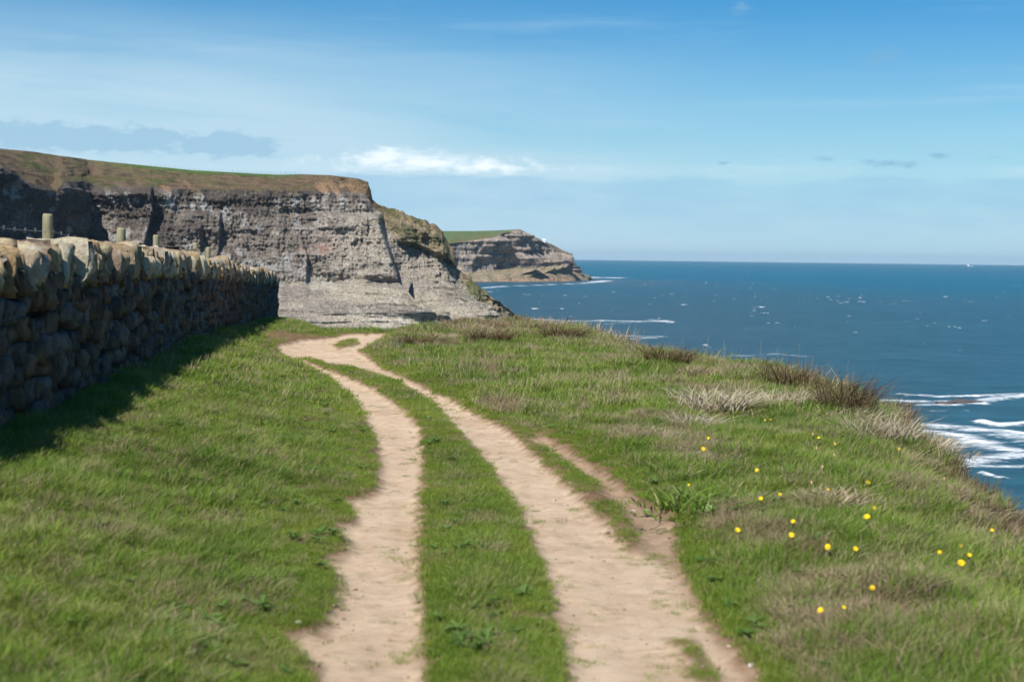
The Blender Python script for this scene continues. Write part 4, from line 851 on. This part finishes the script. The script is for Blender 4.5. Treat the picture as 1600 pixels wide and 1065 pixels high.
# bare twiggy shrubs
def twigs(h, n, seed):
    r = random.Random(seed); ac = Acc()
    for k in range(n):
        a = r.random() * 6.28; base = Vector((.08 * math.cos(a), .08 * math.sin(a), -.03)); d = Vector((math.cos(a) * .35, math.sin(a) * .35, 1)).normalized(); L = h * r.uniform(.6, 1); P = [base]
        for j in range(4): d = (d + Vector((r.uniform(-.25, .25), r.uniform(-.25, .25), .1))).normalized(); P.append(P[-1] + d * L / 4)
        ac.add(tube(P, [.006, .005, .004, .003, .0018], 5))
        for j in (1, 2, 3):
            for _ in range(2):
                e = (d + Vector((r.uniform(-1, 1), r.uniform(-1, 1), r.uniform(0, .6)))).normalized(); q = P[j] + e * L * .16; ac.add(tube([P[j], q, q + (e + Vector((0, 0, .5))).normalized() * L * .14], [.003, .0022, .0012], 4))
    return ac.mesh('twigs')
for px, py, h, n, lab in ((990, 552, .52, 7, 'bare dark twiggy shrub standing on the brink against the sea'), (622, 546, .30, 12, 'low grey twiggy bush at the path end of the hummock'), (1585, 815, .55, 3, 'sparse bare stalks at the outermost edge of the picture')):
    p = foot(px, py); link('bare_shrub', twigs(h, n, px), M['twig'], None, label=lab, category='shrub').location = p
def build_stems():
    ac = Acc(); r = random.Random(5)
    for k in range(150):
        if k < 95: px = r.uniform(985, 1330); py = np.interp(px, [985, 1040, 1150, 1240, 1330], [553, 570, 592, 605, 640]) + r.uniform(0, 14)
        else: px = r.uniform(1380, 1600); py = np.interp(px, [1380, 1430, 1500, 1560, 1600], [655, 690, 735, 785, 815]) + r.uniform(0, 20)
        p = foot(px, py); h = r.choice((.18, .25, .3, .4, .55)) * r.uniform(.8, 1.15); l = Vector((r.gauss(.06, .08), r.gauss(0, .08), 1)); P = [p - Vector((0, 0, .02)), p + l * h * .5, p + l * h + Vector((r.gauss(.03, .03), 0, 0)) * h]
        w_ = r.uniform(.0014, .0026); ac.add(tube(P, [w_ * 1.2, w_, w_ * .6], 4))
        if r.random() < .5: ac.add(tube([P[2] - Vector((0, 0, .05)), P[2] - Vector((0, 0, .02)), P[2]], [.001, .004, .001], 5))
    link('dry_stalks', ac.mesh('dry_stalks'), M['straw'], None, kind='stuff', label='thin dry flower stalks rising along the brink against the sea')
build_stems()
# stones lying on the ground
PEB = [(466, 987, .030, 'white pebble on the bare edge of the left-hand track'), (866, 781, .028, 'pale pebble in the middle of the right-hand track'), (705, 648, .03, 'pale pebble far along the right-hand track'), (990, 799, .030, 'pale stone on the bare soil right of the grass tongue'), (1174, 1042, .03, 'pale pebble in the soil at the lower edge of the right-hand track')]
M['pebble'] = mat_plain('pale_pebble', (.50, .45, .38), 0.85, 0.2, 40)
for k, (px, py, r_, lab) in enumerate(PEB):
    P, F = STONES[(k * 5 + 2) % 12]; o = link('pebble', newmesh('pebble', P * np.array([r_ * .9, r_ * .6, r_ * .5]), F), M['pebble'], None, label=lab, category='stone', group='pebbles along the tracks'); p = foot(px, py); o.location = p + Vector((0, 0, r_ * .25)); o.rotation_euler.z = k

def build_gravel():
    n = 60000; Y = 4.5 * (32 / 4.5) ** rng.random(n); X = rng.uniform(-.34, .30, n) * Y; Z, ps, s_ = ground(X, Y); k = (ps > -.10) & (rng.random(n) < np.where(ps < .12, .09, .018)); X, Y, Z = X[k], Y[k], Z[k]
    v = [newmesh('grit', P * .018, F) for P, F in STONES[:4]]
    for q in v: q.materials.append(M['grit'])
    b = rng.gamma(2.0, .24, len(X)); scatter('gravel', X, Y, Z + .001, np.stack([b, b * .9, b * .6], -1), rng.integers(0, 4, len(X)), v, rot=rng.uniform(0, 6.28, len(X)), label='scattered grit and crumbs of soil on the wheel tracks')
M['grit'] = mat_stone('grit', [(0.0, (.22, .15, .10)), (0.4, (.32, .23, .15)), (0.7, (.40, .30, .20)), (1.0, (.46, .38, .29))], (0.1, (.4, .35, .3)))
build_gravel()

# ================================================================== FAR THINGS
def boxm(x0, x1, y0, y1, z0, z1):
    V = [(x, y, z) for z in (z0, z1) for (x, y) in ((x0, y0), (x1, y0), (x1, y1), (x0, y1))]
    return V, [(3, 2, 1, 0), (4, 5, 6, 7), (0, 1, 5, 4), (1, 2, 6, 5), (2, 3, 7, 6), (3, 0, 4, 7)]
def build_house():
    p = atd(850, 377.5, float(tab(850, TH['D3'])) + 8); root = bpy.data.objects.new('white_house', None); COL.objects.link(root); root.location = p; root['label'] = 'tiny white building on the seaward ridge of the far headland'; root['category'] = 'house'
    link('wall', Acc().add(boxm(-3, 3, -2.5, 2.5, -4, 3.6)).mesh('house_wall', False), M['white'], root)
    rf = Acc().add(([(-3.3, -2.8, 3.5), (3.3, -2.8, 3.5), (3.3, 2.8, 3.5), (-3.3, 2.8, 3.5), (-3.3, 0, 5.6), (3.3, 0, 5.6)], [(0, 1, 5, 4), (2, 3, 4, 5), (0, 4, 3), (1, 2, 5), (3, 2, 1, 0)])).mesh('house_roof', False); link('roof', rf, M['white'], root)
    link('door', Acc().add(boxm(-.5, .5, -2.56, -2.44, -.2, 1.9)).mesh('house_door', False), M['slate'], root)
    for x in (-1.9, 1.9): link('window', Acc().add(boxm(x - .5, x + .5, -2.56, -2.44, .9, 2.1)).mesh('house_window', False), M['slate'], root)
build_house()
def build_ship():
    D = 17000.0; p = at(1516, 413.4, SEA); k = D / p[1]; root = bpy.data.objects.new('cargo_ship', None); COL.objects.link(root); root.location = ((p[0]) * k, D, SEA); root['label'] = 'tiny pale ship far out on the horizon'; root['category'] = 'ship'
    hull = ([(-38, -6, -2), (30, -6, -2), (38, 0, -2), (30, 6, -2), (-38, 6, -2), (-40, -7, 9), (32, -7, 9), (44, 0, 11), (32, 7, 9), (-40, 7, 9)], [(0, 1, 6, 5), (1, 2, 7, 6), (2, 3, 8, 7), (3, 4, 9, 8), (4, 0, 5, 9), (5, 6, 7, 8, 9), (4, 3, 2, 1, 0)])
    link('hull', Acc().add(hull).mesh('ship_hull', False), M['hull'], root); link('superstructure', Acc().add(boxm(-34, -14, -5.5, 5.5, 8.9, 27)).add(boxm(-30, -17, -7, 7, 24, 28.5)).mesh('ship_bridge', False), M['white'], root)
    link('funnel', Acc().add(tube([(-32, 0, 26.9), (-32.5, 0, 33)], [2.2, 1.9], 10)).mesh('ship_funnel'), M['hull'], root); link('mast', Acc().add(tube([(22, 0, 8), (22, 0, 26)], [.6, .4], 6)).mesh('ship_mast'), M['hull'], root)
build_ship()
# rocks awash in the surf and along the far shore
def build_reef():
    me = [newmesh('reef_rock', *stone_mesh('r', 200 + k, 4, .35, .3)) for k in range(4)]; m = mat_plain('wet_rock', (.10, .085, .075), .6, .3, .4)
    for k, (px, py, w_, h_, lab) in enumerate(((1478, 630, 9, 1.8, 'brown rock awash in the middle of the far line of surf'), (1506, 628, 12, 2.0, 'long low brown rock in the surf right of the first'), (1526, 629, 6, 1.5, 'small brown rock at the end of the reef in the surf'), (1408, 632, 8, 1.3, 'low brown rock at the near end of the reef'))):
        p = at(px, py, SEA); o = link('reef_rock', me[k], m, None, label=lab, category='rock', group='rocks awash in the surf'); o.location = p; o.scale = (w_, w_ * .7, h_ * .65); o.rotation_euler.z = k * .7
build_reef()

# ================================================================== HAZE
hz = link('haze', Acc().add(boxm(-45000, 45000, -45000, 45000, SEA - 6, 130)).mesh('haze', False), None, None, kind='stuff', label='thin sea haze')
m = bpy.data.materials.new('haze'); m.use_nodes = True; m.node_tree.nodes.clear(); N = NT(m.node_tree); out = N.n('ShaderNodeOutputMaterial'); v_ = N.n('ShaderNodeVolumePrincipled')
v_.inputs['Color'].default_value = (.66, .86, 1, 1); v_.inputs['Density'].default_value = 2.4e-5; v_.inputs['Anisotropy'].default_value = .2; N.put(out.inputs['Volume'], v_.outputs[0]); hz.data.materials.append(m)
